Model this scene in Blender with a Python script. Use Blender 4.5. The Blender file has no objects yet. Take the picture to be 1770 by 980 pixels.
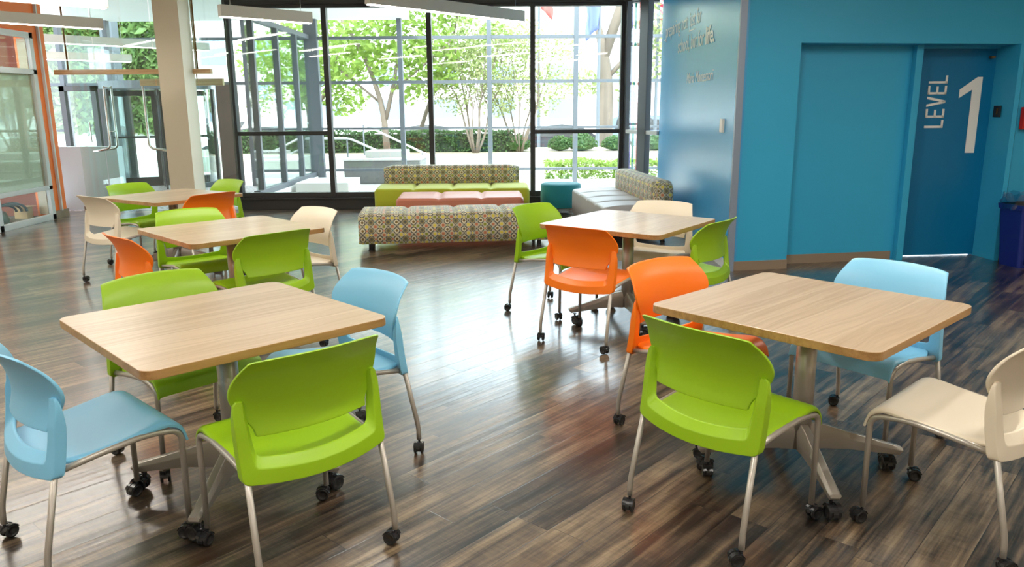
import bpy, bmesh, math, random
from mathutils import Vector, Matrix
random.seed(7)
PI = math.pi
SC = bpy.context.scene
COL = SC.collection
R = math.radians

# ------------------------------------------------------------------ helpers
def link(name, me, mats, parent=None, smooth=False):
    o = bpy.data.objects.new(name, me); COL.objects.link(o)
    if not isinstance(mats, (list, tuple)): mats = [mats]
    for m in mats: me.materials.append(m)
    if parent is not None: o.parent = parent
    if smooth:
        me.polygons.foreach_set('use_smooth', [True] * len(me.polygons))
    return o

def tag(o, label=None, cat=None, group=None, kind=None):
    if label: o['label'] = label
    if cat: o['category'] = cat
    if group: o['group'] = group
    if kind: o['kind'] = kind
    return o

def empty(name, loc=(0, 0, 0), rz=0.0):
    o = bpy.data.objects.new(name, None); COL.objects.link(o)
    o.empty_display_size = .1
    o.location = loc; o.rotation_euler = (0, 0, rz)
    return o

class MB:
    """collects geometry and links it as one mesh"""
    def __init__(s): s.v = []; s.f = []; s.mi = []
    def add(s, vs, fs, mi=0):
        n = len(s.v); s.v += [tuple(v) for v in vs]; s.f += [tuple(i + n for i in f) for f in fs]; s.mi += [mi] * len(fs)
        return s
    def box(s, x0, x1, y0, y1, z0, z1, mi=0):
        vs = [(x, y, z) for z in (z0, z1) for x, y in ((x0, y0), (x1, y0), (x1, y1), (x0, y1))]
        return s.add(vs, [(3, 2, 1, 0), (4, 5, 6, 7), (0, 1, 5, 4), (1, 2, 6, 5), (2, 3, 7, 6), (3, 0, 4, 7)], mi)
    def bar(s, A, B, t, z0, z1, mi=0, off=0.0):
        """upright slab from plan point A to B, t thick, off shifts it sideways (left of A>B)"""
        A = Vector(A[:2]); B = Vector(B[:2]); d = (B - A).normalized(); n = Vector((-d.y, d.x))
        a = A + n * (off - t / 2); b = B + n * (off - t / 2); c = B + n * (off + t / 2); e = A + n * (off + t / 2)
        vs = [(p.x, p.y, z) for z in (z0, z1) for p in (a, b, c, e)]
        return s.add(vs, [(3, 2, 1, 0), (4, 5, 6, 7), (0, 1, 5, 4), (1, 2, 6, 5), (2, 3, 7, 6), (3, 0, 4, 7)], mi)
    def prism(s, pts, z0, z1, mi=0):
        n = len(pts)
        vs = [(p[0], p[1], z0) for p in pts] + [(p[0], p[1], z1) for p in pts]
        fs = [tuple(range(n - 1, -1, -1)), tuple(range(n, 2 * n))] + [(i, (i + 1) % n, (i + 1) % n + n, i + n) for i in range(n)]
        return s.add(vs, fs, mi)
    def tube(s, pts, r, seg=12, mi=0, caps=True):
        pts = [Vector(p) for p in pts]; n = len(pts)
        rs = r if isinstance(r, (list, tuple)) else [r] * n
        up = None; base = len(s.v); vs = []; fs = []
        for i, p in enumerate(pts):
            t = (pts[min(i + 1, n - 1)] - pts[max(i - 1, 0)]).normalized()
            if up is None:
                up = Vector((0, 0, 1)) if abs(t.z) < .9 else Vector((1, 0, 0))
            a = (up - t * up.dot(t)).normalized(); up = a; b = t.cross(a)
            for k in range(seg):
                w = 2 * PI * k / seg
                vs.append(p + (a * math.cos(w) + b * math.sin(w)) * rs[i])
        for i in range(n - 1):
            for k in range(seg):
                k2 = (k + 1) % seg
                fs.append((i * seg + k, i * seg + k2, (i + 1) * seg + k2, (i + 1) * seg + k))
        if caps:
            fs.append(tuple(range(seg - 1, -1, -1))); fs.append(tuple((n - 1) * seg + k for k in range(seg)))
        return s.add(vs, fs, mi)
    def lathe(s, prof, c=(0, 0, 0), axis='z', seg=24, mi=0):
        vs = []; fs = []; n = len(prof)
        for r, h in prof:
            for k in range(seg):
                w = 2 * PI * k / seg; a, b = r * math.cos(w), r * math.sin(w)
                if axis == 'z': vs.append((c[0] + a, c[1] + b, c[2] + h))
                elif axis == 'x': vs.append((c[0] + h, c[1] + a, c[2] + b))
                else: vs.append((c[0] + a, c[1] + h, c[2] - b))
        for i in range(n - 1):
            for k in range(seg):
                k2 = (k + 1) % seg
                fs.append((i * seg + k, i * seg + k2, (i + 1) * seg + k2, (i + 1) * seg + k))
        fs.append(tuple(range(seg - 1, -1, -1))); fs.append(tuple((n - 1) * seg + k for k in range(seg)))
        return s.add(vs, fs, mi)
    def grid(s, rows, close=False, mi=0):
        m = len(rows[0]); vs = [v for r in rows for v in r]; fs = []
        for i in range(len(rows) - 1):
            for k in range(m if close else m - 1):
                k2 = (k + 1) % m
                fs.append((i * m + k, i * m + k2, (i + 1) * m + k2, (i + 1) * m + k))
        return s.add(vs, fs, mi)
    def build(s, name, mats, parent=None, smooth=False, bevel=0, seg=2, fixn=True, angle=None):
        me = bpy.data.meshes.new(name); me.from_pydata(s.v, [], s.f)
        me.polygons.foreach_set('material_index', s.mi)
        if fixn:
            bm = bmesh.new(); bm.from_mesh(me); bmesh.ops.recalc_face_normals(bm, faces=bm.faces); bm.to_mesh(me); bm.free()
        me.update()
        o = link(name, me, mats, parent, smooth)
        if bevel:
            b = o.modifiers.new('bev', 'BEVEL'); b.width = bevel; b.segments = seg; b.limit_method = 'ANGLE'; b.angle_limit = R(35)
            me.polygons.foreach_set('use_smooth', [True] * len(me.polygons))
            w = o.modifiers.new('wn', 'WEIGHTED_NORMAL'); w.keep_sharp = True
        return o

def arc(cx, cy, r, a0, a1, n):
    return [(cx + r * math.cos(R(a0 + (a1 - a0) * i / n)), cy + r * math.sin(R(a0 + (a1 - a0) * i / n))) for i in range(n + 1)]

def fillet(pts, r, n=6):
    """rounds the inner corners of a 3D polyline"""
    out = [Vector(pts[0])]
    for i in range(1, len(pts) - 1):
        p = Vector(pts[i]); a = (Vector(pts[i - 1]) - p); b = (Vector(pts[i + 1]) - p)
        rr = min(r, a.length * .45, b.length * .45); A = p + a.normalized() * rr; B = p + b.normalized() * rr
        for k in range(n + 1):
            t = k / n; out.append(A * (1 - t) ** 2 + p * 2 * t * (1 - t) + B * t * t)
    out.append(Vector(pts[-1])); return out

# ------------------------------------------------------------------ materials
def S(r, g, b):
    f = lambda c: (c / 255 / 12.92) if c / 255 <= .04045 else ((c / 255 + .055) / 1.055) ** 2.4
    return (f(r), f(g), f(b), 1)

def nt(m): return m.node_tree.nodes, m.node_tree.links

def mat(name, col, rough=.5, metal=0., spec=.5, coat=0., bump=None, var=0., sheen=0.):
    m = bpy.data.materials.new(name); m.use_nodes = True; N, L = nt(m); b = N['Principled BSDF']
    b.inputs['Base Color'].default_value = col; b.inputs['Roughness'].default_value = rough
    b.inputs['Metallic'].default_value = metal; b.inputs['Specular IOR Level'].default_value = spec
    b.inputs['Coat Weight'].default_value = coat; b.inputs['Coat Roughness'].default_value = .15
    b.inputs['Sheen Weight'].default_value = sheen
    tc = N.new('ShaderNodeTexCoord')
    if bump:
        sc, st = bump; t = N.new('ShaderNodeTexNoise'); t.inputs['Scale'].default_value = sc; t.inputs['Detail'].default_value = 3
        L.new(tc.outputs['Object'], t.inputs['Vector']); bp = N.new('ShaderNodeBump'); bp.inputs['Strength'].default_value = st; bp.inputs['Distance'].default_value = .002
        L.new(t.outputs['Fac'], bp.inputs['Height']); L.new(bp.outputs[0], b.inputs['Normal'])
    if var:
        t = N.new('ShaderNodeTexNoise'); t.inputs['Scale'].default_value = 3; L.new(tc.outputs['Object'], t.inputs['Vector'])
        mx = N.new('ShaderNodeMix'); mx.data_type = 'RGBA'; mx.inputs[6].default_value = [c * (1 - var) for c in col[:3]] + [1]; mx.inputs[7].default_value = [min(1, c * (1 + var)) for c in col[:3]] + [1]
        L.new(t.outputs['Fac'], mx.inputs[0]); L.new(mx.outputs[2], b.inputs['Base Color'])
    return m

def emis(name, col, st):
    m = bpy.data.materials.new(name); m.use_nodes = True; N, L = nt(m); b = N['Principled BSDF']
    b.inputs['Base Color'].default_value = col; b.inputs['Emission Color'].default_value = col; b.inputs['Emission Strength'].default_value = st
    return m

def glass(name, tint=(.93, .97, .96, 1), refl=1.0):
    m = bpy.data.materials.new(name); m.use_nodes = True; N, L = nt(m)
    for n in list(N):
        if n.type != 'OUTPUT_MATERIAL': N.remove(n)
    out = [n for n in N][0]
    tr = N.new('ShaderNodeBsdfTransparent'); tr.inputs[0].default_value = tint
    gl = N.new('ShaderNodeBsdfGlossy'); gl.inputs['Roughness'].default_value = .02; gl.inputs['Color'].default_value = (1, 1, 1, 1)
    fr = N.new('ShaderNodeFresnel')
    ge = N.new('ShaderNodeNewGeometry'); io = N.new('ShaderNodeMapRange'); io.inputs[3].default_value = 1.5; io.inputs[4].default_value = 1 / 1.5
    L.new(ge.outputs['Backfacing'], io.inputs[0]); L.new(io.outputs[0], fr.inputs[0])
    mu = N.new('ShaderNodeMath'); mu.operation = 'MULTIPLY'; mu.inputs[1].default_value = refl
    L.new(fr.outputs[0], mu.inputs[0])
    mx = N.new('ShaderNodeMixShader'); L.new(mu.outputs[0], mx.inputs[0]); L.new(tr.outputs[0], mx.inputs[1]); L.new(gl.outputs[0], mx.inputs[2]); L.new(mx.outputs[0], out.inputs[0])
    return m

class NB:
    """small node-maths builder"""
    def __init__(s, m): s.N, s.L = nt(m); s.b = s.N['Principled BSDF']
    def put(s, sock, v):
        if isinstance(v, (int, float)): sock.default_value = v
        elif isinstance(v, (tuple, list)): sock.default_value = v
        else: s.L.new(v, sock)
    def m(s, op, a, b=0., c=0.):
        n = s.N.new('ShaderNodeMath'); n.operation = op
        s.put(n.inputs[0], a); s.put(n.inputs[1], b)
        if op in ('MULTIPLY_ADD', 'SMOOTH_MIN', 'WRAP'): s.put(n.inputs[2], c)
        return n.outputs[0]
    def mix(s, f, a, b):
        n = s.N.new('ShaderNodeMix'); n.data_type = 'RGBA'; s.put(n.inputs[0], f); s.put(n.inputs[6], a); s.put(n.inputs[7], b); return n.outputs[2]
    def xyz(s, v):
        n = s.N.new('ShaderNodeSeparateXYZ'); s.L.new(v, n.inputs[0]); return n.outputs
    def comb(s, x, y, z=0.):
        n = s.N.new('ShaderNodeCombineXYZ'); s.put(n.inputs[0], x); s.put(n.inputs[1], y); s.put(n.inputs[2], z); return n.outputs[0]
    def noise(s, vec, scale, detail=3., rough=.5):
        n = s.N.new('ShaderNodeTexNoise'); s.L.new(vec, n.inputs['Vector']); n.inputs['Scale'].default_value = scale; n.inputs['Detail'].default_value = detail; n.inputs['Roughness'].default_value = rough; return n.outputs['Fac']
    def white(s, vec):
        n = s.N.new('ShaderNodeTexWhiteNoise'); n.noise_dimensions = '3D'; s.L.new(vec, n.inputs['Vector']); return n.outputs
    def ramp(s, f, stops, const=False):
        n = s.N.new('ShaderNodeValToRGB'); e = n.color_ramp.elements
        if const: n.color_ramp.interpolation = 'CONSTANT'
        e[0].position, e[0].color = stops[0]; e[1].position, e[1].color = stops[-1]
        for p, c in stops[1:-1]:
            q = e.new(p); q.color = c
        s.put(n.inputs[0], f); return n.outputs[0]
    def bump(s, h, st=.3, dist=.002):
        n = s.N.new('ShaderNodeBump'); n.inputs['Strength'].default_value = st; n.inputs['Distance'].default_value = dist; s.L.new(h, n.inputs['Height']); s.L.new(n.outputs[0], s.b.inputs['Normal'])
    def coord(s, k='Object'):
        return s.N.new('ShaderNodeTexCoord').outputs[k]
    def rot(s, v, a):
        n = s.N.new('ShaderNodeMapping'); s.L.new(v, n.inputs[0]); n.inputs['Rotation'].default_value = (0, 0, a); return n.outputs[0]

def floor_material():
    m = bpy.data.materials.new('dark_plank_floor'); m.use_nodes = True; n = NB(m)
    v = n.rot(n.coord(), R(-48)); x, y, _ = n.xyz(v)            # x runs along the planks
    W_, Ln = .152, 1.22
    row = n.m('FLOOR', n.m('DIVIDE', y, W_))
    rj = n.white(n.comb(row, 3.1, 0.))[0]
    xs = n.m('ADD', n.m('DIVIDE', x, Ln), n.m('MULTIPLY', rj, 1.0))
    ci = n.m('FLOOR', xs)
    cell = n.white(n.comb(row, ci, 5.5)); cv = cell[0]
    # distances to plank edges
    fy = n.m('FRACT', n.m('DIVIDE', y, W_)); fx = n.m('FRACT', xs)
    ey = n.m('MULTIPLY', n.m('MINIMUM', fy, n.m('SUBTRACT', 1., fy)), W_)
    ex = n.m('MULTIPLY', n.m('MINIMUM', fx, n.m('SUBTRACT', 1., fx)), Ln)
    e = n.m('MINIMUM', ex, ey)
    gap = n.m('MINIMUM', n.m('DIVIDE', e, .0022), 1.)
    off = n.m('MULTIPLY', cv, 37.)
    gv = n.comb(n.m('ADD', n.m('MULTIPLY', x, 1.6), off), n.m('MULTIPLY', y, 26.), off)
    g1 = n.noise(gv, 1., 5., .62)
    gv2 = n.comb(n.m('ADD', n.m('MULTIPLY', x, 3.0), off), n.m('MULTIPLY', y, 110.), off)
    g2 = n.noise(gv2, 1., 3., .6)
    cross = n.noise(n.comb(n.m('MULTIPLY', x, 90.), n.m('MULTIPLY', y, 9.), off), 1., 2., .6)   # cross scuffs
    blot = n.noise(n.comb(n.m('ADD', n.m('MULTIPLY', x, 3.2), off), n.m('MULTIPLY', y, 7.), 0.), 1., 4., .6)
    tone = n.m('ADD', n.m('MULTIPLY', g1, .66), n.m('ADD', n.m('MULTIPLY', g2, .20), n.m('MULTIPLY', blot, .32)))
    tone = n.m('ADD', tone, n.m('MULTIPLY', n.m('SUBTRACT', cv, .5), .16))
    tone = n.m('ADD', tone, n.m('MULTIPLY', n.m('SUBTRACT', cross, .5), .12))
    colr = n.ramp(tone, [(.42, S(24, 20, 18)), (.51, S(50, 42, 35)), (.58, S(82, 68, 55)), (.67, S(116, 98, 77)), (.78, S(152, 132, 104))])
    warm = n.noise(n.comb(n.m('MULTIPLY', x, 1.1), n.m('MULTIPLY', y, 3.), off), 1., 3., .6)
    wf = n.m('MULTIPLY', n.m('MAXIMUM', n.m('SUBTRACT', warm, .52), 0.), 3.2)
    colr = n.mix(n.m('MINIMUM', wf, .55), colr, n.mix(.5, colr, S(104, 70, 40)))
    colr = n.mix(gap, S(18, 14, 12), colr)
    n.L.new(colr, n.b.inputs['Base Color'])
    rg = n.m('ADD', .24, n.m('MULTIPLY', g1, .16)); n.L.new(rg, n.b.inputs['Roughness'])
    n.b.inputs['Specular IOR Level'].default_value = .55
    wave = n.noise(n.comb(n.m('ADD', n.m('MULTIPLY', x, .5), off), n.m('MULTIPLY', y, 24.), off), 1., 2., .5)
    h = n.m('ADD', n.m('MULTIPLY', wave, 1.5), n.m('ADD', n.m('MULTIPLY', g2, .25), n.m('MULTIPLY', gap, .35)))
    n.bump(h, .42, .0022)
    n.b.inputs['Coat Weight'].default_value = .8; n.b.inputs['Coat Roughness'].default_value = .17
    cb = n.N.new('ShaderNodeBump'); cb.inputs['Strength'].default_value = .28; cb.inputs['Distance'].default_value = .0022; n.L.new(h, cb.inputs['Height']); n.L.new(cb.outputs[0], n.b.inputs['Coat Normal'])
    return m

def wood_material(name, light, dark, band, along='x'):
    m = bpy.data.materials.new(name); m.use_nodes = True; n = NB(m)
    x, y, z = n.xyz(n.coord())
    rw = n.m('FLOOR', n.m('DIVIDE', n.m('ADD', y, 5.03), .19)); rr = n.white(n.comb(rw, 1., 2.))[0]
    off = n.m('MULTIPLY', rr, 20.)
    wx = n.noise(n.comb(n.m('MULTIPLY', x, 1.3), n.m('ADD', n.m('MULTIPLY', y, 5.), off), z), 1., 3., .5)
    g = n.noise(n.comb(n.m('ADD', n.m('MULTIPLY', x, 1.2), off), n.m('ADD', n.m('MULTIPLY', y, 42.), n.m('MULTIPLY', wx, 7.)), n.m('MULTIPLY', z, 42.)), 1., 5., .6)
    g2 = n.noise(n.comb(n.m('MULTIPLY', x, 8.), n.m('MULTIPLY', y, 260.), n.m('MULTIPLY', z, 260.)), 1., 2., .6)
    t = n.m('ADD', n.m('MULTIPLY', g, .8), n.m('ADD', n.m('MULTIPLY', g2, .2), n.m('MULTIPLY', n.m('SUBTRACT', rr, .5), .12)))
    c = n.ramp(t, [(.34, dark), (.62, light)])
    fy = n.m('FRACT', n.m('DIVIDE', n.m('ADD', y, 5.03), .19))
    ln = n.m('SUBTRACT', 1., n.m('MINIMUM', n.m('DIVIDE', n.m('MINIMUM', fy, n.m('SUBTRACT', 1., fy)), .04), 1.))
    c = n.mix(n.m('MULTIPLY', ln, .45), c, band)
    n.L.new(c, n.b.inputs['Base Color']); n.b.inputs['Roughness'].default_value = .32; n.b.inputs['Coat Weight'].default_value = .25; n.b.inputs['Coat Roughness'].default_value = .2; n.b.inputs['Specular IOR Level'].default_value = .5
    n.bump(g2, .06, .0005)
    return m

def pattern_fabric():
    """rings, rosettes and little squares printed in rows; UVs are metres"""
    m = bpy.data.materials.new('retro_circle_fabric'); m.use_nodes = True; n = NB(m)
    uv = n.xyz(n.coord('UV')); P = .092
    u = n.m('DIVIDE', uv[0], P); v = n.m('DIVIDE', uv[1], P)
    cu = n.m('FLOOR', u); cv = n.m('FLOOR', v)
    fu = n.m('SUBTRACT', n.m('FRACT', u), .5); fv = n.m('SUBTRACT', n.m('FRACT', v), .5)
    r = n.m('SQRT', n.m('ADD', n.m('MULTIPLY', fu, fu), n.m('MULTIPLY', fv, fv)))
    par = n.m('FRACT', n.m('MULTIPLY', cu, .5)); par = n.m('GREATER_THAN', par, .25)      # alternate columns
    gt = lambda a, b: n.m('GREATER_THAN', a, b)
    lt = lambda a, b: n.m('LESS_THAN', a, b)
    dark, cream, olive, tan = S(92, 88, 82), S(226, 218, 188), S(128, 118, 70), S(166, 156, 126)
    c = cream
    c = n.mix(lt(r, .41), c, dark)
    # column A: cream ring round a brown dot; column B: broad khaki rosette
    A = n.mix(lt(r, .28), dark, cream); A = n.mix(lt(r, .16), A, dark); A = n.mix(lt(r, .11), A, S(140, 110, 40))
    B = n.mix(lt(r, .31), dark, tan); B = n.mix(lt(r, .24), B, olive); B = n.mix(lt(r, .11), B, dark)
    core = n.mix(par, A, B)
    c = n.mix(lt(r, .40), c, core)
    # corner motifs
    def motif(du, dv, size, seed, stops, rnd):
        a = n.m('ADD', u, du); b = n.m('ADD', v, dv)
        ia = n.m('FLOOR', a); ib = n.m('FLOOR', b)
        x = n.m('SUBTRACT', n.m('FRACT', a), .5); y = n.m('SUBTRACT', n.m('FRACT', b), .5)
        if rnd: d = n.m('SQRT', n.m('ADD', n.m('MULTIPLY', x, x), n.m('MULTIPLY', y, y)))
        else: d = n.m('MAXIMUM', n.m('ABSOLUTE', x), n.m('ABSOLUTE', y))
        h = n.white(n.comb(n.m('MODULO', n.m('ADD', ia, 400.), 4.), n.m('MODULO', n.m('ADD', ib, 400.), 3.), seed))[0]
        col = n.ramp(h, stops, True)
        return d, col
    org, yel, grn, gry = S(196, 120, 84), S(224, 204, 78), S(142, 146, 50), S(95, 92, 84)
    teal = S(96, 128, 122)
    for du, dv, size, seed, stops, rnd in ((.5, .5, .25, 1.3, [(0, yel), (.4, org), (.7, grn), (1, yel)], False),
                                           (.5, 0., .20, 4.1, [(0, org), (.45, gry), (.75, teal), (1, org)], True),
                                           (0., .5, .20, 8.7, [(0, grn), (.4, yel), (.75, gry), (1, grn)], True)):
        d, col = motif(du, dv, size, seed, stops, rnd)
        c = n.mix(lt(d, size), c, dark); c = n.mix(lt(d, size - .035), c, cream); c = n.mix(lt(d, size - .08), c, col)
    n.L.new(c, n.b.inputs['Base Color']); n.b.inputs['Roughness'].default_value = .75; n.b.inputs['Sheen Weight'].default_value = .25
    return m

def wall_paint(name, col, rough=.45, spec=.4):
    m = bpy.data.materials.new(name); m.use_nodes = True; n = NB(m)
    v = n.coord(); t = n.noise(v, 1.2, 3.); c = n.mix(t, [q * .95 for q in col[:3]] + [1], [min(1, q * 1.05) for q in col[:3]] + [1])
    n.L.new(c, n.b.inputs['Base Color']); n.b.inputs['Roughness'].default_value = rough; n.b.inputs['Specular IOR Level'].default_value = spec
    n.bump(n.noise(v, 180., 2.), .08, .001)
    return m

M = {}
M['floor'] = floor_material()
M['table_wood'] = wood_material('tabletop_wood', S(200, 176, 146), S(176, 150, 118), S(216, 197, 170))
M['table_edge'] = wood_material('tabletop_edge_wood', S(178, 138, 88), S(148, 108, 62), S(178, 138, 88))
M['green'] = mat('chair_green_plastic', S(148, 190, 24), .38, spec=.5, bump=(900, .05))
M['orange'] = mat('chair_orange_plastic', S(250, 122, 12), .38, spec=.5, bump=(900, .05))
M['blue'] = mat('chair_blue_plastic', S(128, 196, 230), .38, spec=.5, bump=(900, .05))
M['white'] = mat('chair_cream_plastic', S(226, 214, 192), .40, spec=.5, bump=(900, .05))
M['tube'] = mat('satin_nickel_paint', S(184, 178, 168), .36, metal=.55, bump=(500, .04))
M['black'] = mat('caster_black_plastic', (.012, .012, .013, 1), .28, bump=(300, .05))
M['hood'] = mat('caster_hood_dark', (.02, .02, .022, 1), .18, bump=(300, .04))
M['frame'] = mat('window_frame_dark_bronze', S(48, 46, 46), .42, metal=.2, bump=(60, .03))
M['frame2'] = mat('outer_frame_grey', S(92, 98, 104), .5, metal=.1, bump=(60, .03))
M['blue_wall'] = wall_paint('blue_paint', S(52, 166, 208))
M['blue_panel'] = wall_paint('blue_laminate', S(66, 158, 210), .26, .6)
M['blue_door'] = wall_paint('deep_blue_door_paint', S(0, 112, 160), .4)
M['taupe'] = mat('taupe_rubber_base', S(140, 122, 102), .55, bump=(40, .05), var=.06)
M['orange_wall'] = wall_paint('orange_paint', S(240, 120, 40))
M['alum'] = mat('painted_aluminium_white', S(200, 202, 200), .4, bump=(60, .02), var=.03)
M['trim_grey'] = mat('satin_grey_corner_strip', S(136, 150, 168), .35, metal=.3, bump=(60, .02))
M['tan_reveal'] = mat('tan_reveal_paint', S(186, 172, 148), .55, bump=(60, .03), var=.04)
M['ceil'] = wall_paint('ceiling_white', S(236, 236, 232), .7)
M['col'] = wall_paint('column_cream_paint', S(226, 212, 188), .5)
M['beige_wall'] = wall_paint('warm_white_paint', S(225, 215, 195), .6)
M['glass'] = glass('clear_glass', (.95, .985, .975, 1), 1.0)
M['green_glass'] = glass('greenish_glass', (.86, .94, .92, 1), 1.2)
M['light_wood'] = wood_material('light_oak_beam', S(214, 178, 132), S(180, 140, 96), S(214, 178, 132))
M['steel'] = mat('brushed_steel', S(196, 192, 184), .25, metal=1., bump=(200, .04))
M['lamp_body'] = mat('pendant_white_housing', S(214, 208, 196), .5, bump=(80, .02), var=.02)
M['lamp_on'] = emis('pendant_diffuser_lit', (1, .95, .86, 1), 14.)
M['fab'] = pattern_fabric()
M['lime_fab'] = mat('lime_upholstery', S(176, 184, 34), .7, bump=(600, .3), sheen=.3, var=.04)
M['rust_fab'] = mat('rust_vinyl', S(196, 118, 92), .42, bump=(300, .1), var=.04)
M['teal_fab'] = mat('teal_dotted_fabric', S(8, 122, 130), .75, bump=(250, .5), sheen=.2, var=.08)
M['grey_fab'] = mat('grey_vinyl', S(178, 172, 168), .45, bump=(300, .1), var=.03)
M['concrete'] = mat('pale_concrete', S(178, 176, 170), .8, bump=(20, .3), var=.1)
M['dark_concrete'] = mat('weathered_concrete', S(120, 120, 118), .85, bump=(14, .3), var=.2)
M['white_stone'] = mat('white_stone', S(225, 223, 218), .8, bump=(20, .2), var=.04)
M['bark'] = mat('tree_bark', S(112, 100, 88), .9, bump=(40, .8), var=.2)
M['bin'] = mat('navy_bin_plastic', S(22, 40, 120), .4, bump=(100, .05), var=.03)
M['red'] = mat('red_enamel', S(190, 30, 24), .4, bump=(100, .03), var=.03)
M['brass'] = mat('brown_bronze_plate', S(120, 88, 40), .4, metal=.6, bump=(100, .05), var=.06)
M['offwhite'] = mat('white_plastic', S(232, 228, 218), .45, bump=(100, .02), var=.02)
M['letter'] = mat('white_vinyl_lettering', S(238, 236, 230), .3, bump=(100, .02), var=.01)
M['letter_pale'] = mat('pale_vinyl_lettering', S(236, 242, 243), .26, spec=.6)

# ------------------------------------------------------------------ camera
ROLL, PITCH = -.007386, .222242
fw = Vector((0, math.cos(PITCH), -math.sin(PITCH))); up0 = Vector((0, math.sin(PITCH), math.cos(PITCH))); rt0 = Vector((1, 0, 0))
rt = rt0 * math.cos(ROLL) + up0 * math.sin(ROLL); upv = -rt0 * math.sin(ROLL) + up0 * math.cos(ROLL)
cd = bpy.data.cameras.new('camera'); cam = bpy.data.objects.new('camera', cd); COL.objects.link(cam)
mw = Matrix.Identity(4)
for i in range(3): mw[i][0] = rt[i]; mw[i][1] = upv[i]; mw[i][2] = -fw[i]; mw[i][3] = (0, 0, 1.540)[i]
cam.matrix_world = mw
cd.sensor_width = 36; cd.lens = 1352.6 / 1770 * 36; cd.clip_start = .05; cd.clip_end = 300
SC.camera = cam

# ------------------------------------------------------------------ casters, chairs
def caster_meshes():
    hood = MB()
    hood.lathe([(.0055, .036), (.0055, .062), (.009, .062), (.009, .068)][::1], seg=10)
    # curved cover between the wheels
    rows = []
    for k in range(9):
        a = R(-20 + 200 * k / 8); rr = .0265
        yy, zz = -.016 - rr * math.cos(a), .027 + rr * math.sin(a)
        rows.append([(x, yy, zz) for x in (-.0085, .0085)])
    rows2 = []
    for k in range(9):
        a = R(-20 + 200 * k / 8); rr = .012
        rows2.append([(x, -.016 - rr * math.cos(a), .027 + rr * math.sin(a)) for x in (-.0085, .0085)])
    loop = [[rows[i][0], rows[i][1], rows2[i][1], rows2[i][0]] for i in range(9)]
    hood.grid(loop, close=True)
    hood.add(loop[0], [(0, 1, 2, 3)]); hood.add(loop[-1], [(0, 1, 2, 3)])
    for s in (-1, 1):   # side fenders hugging the top of each wheel
        rows = []
        for k in range(9):
            a = R(20 + 140 * k / 8)
            rows.append([(s * x, -.016 - r_ * math.cos(a), .027 + r_ * math.sin(a)) for x, r_ in ((.006, .0285), (.021, .0285), (.021, .0262), (.006, .0262))])
        hood.grid(rows, close=True); hood.add(rows[0], [(0, 1, 2, 3)]); hood.add(rows[-1], [(0, 1, 2, 3)])
    return hood

def wheel_mesh(s):
    w = MB(); c = (0, -.016, .027)
    prof = [(.010, .0085), (.0215, .0085), (.025, .0105), (.0255, .014), (.025, .0185), (.022, .021), (.017, .0215), (.016, .0195), (.006, .0195)]
    w.lathe([(r, s * h) for r, h in prof], c=c, axis='x', seg=24)
    return w

_hood = caster_meshes().build('caster', M['hood'], None, smooth=False)
_hood_me = _hood.data; bpy.data.objects.remove(_hood)
_wheels = []
for s in (-1, 1):
    o = wheel_mesh(s).build('wheel', M['black'], None, smooth=True); _wheels.append(o.data); bpy.data.objects.remove(o)

def add_caster(parent, x, y, rz, sc=1.0, z=0.0):
    o = bpy.data.objects.new('caster', _hood_me); COL.objects.link(o); o.parent = parent
    o.location = (x, y, z); o.rotation_euler = (0, 0, rz); o.scale = (sc, sc, sc)
    for me in _wheels:
        w = bpy.data.objects.new('wheel', me); COL.objects.link(w); w.parent = o
    return o

def lerp(a, b, t): return a + (b - a) * t
def interp(tab, x):
    if x <= tab[0][0]: return tab[0][1]
    for (a, b), (c, d) in zip(tab, tab[1:]):
        if x <= c: 
            t = (x - a) / (c - a); t = t * t * (3 - 2 * t) if False else t
            return b + (d - b) * t
    return tab[-1][1]
def smooth_tab(tab, n=40):
    """Catmull-Rom through (x,y) pairs, returned as a dense table"""
    out = []; P = [tab[0]] + list(tab) + [tab[-1]]
    for i in range(1, len(P) - 2):
        for k in range(n // (len(tab) - 1) + 1):
            t = k / (n // (len(tab) - 1) + 1)
            q = []
            for d in (0, 1):
                p0, p1, p2, p3 = P[i - 1][d], P[i][d], P[i + 1][d], P[i + 2][d]
                q.append(.5 * (2 * p1 + (p2 - p0) * t + (2 * p0 - 5 * p1 + 4 * p2 - p3) * t * t + (3 * p1 - p0 - 3 * p2 + p3) * t ** 3))
            out.append(tuple(q))
    out.append(tab[-1]); return out

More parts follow.
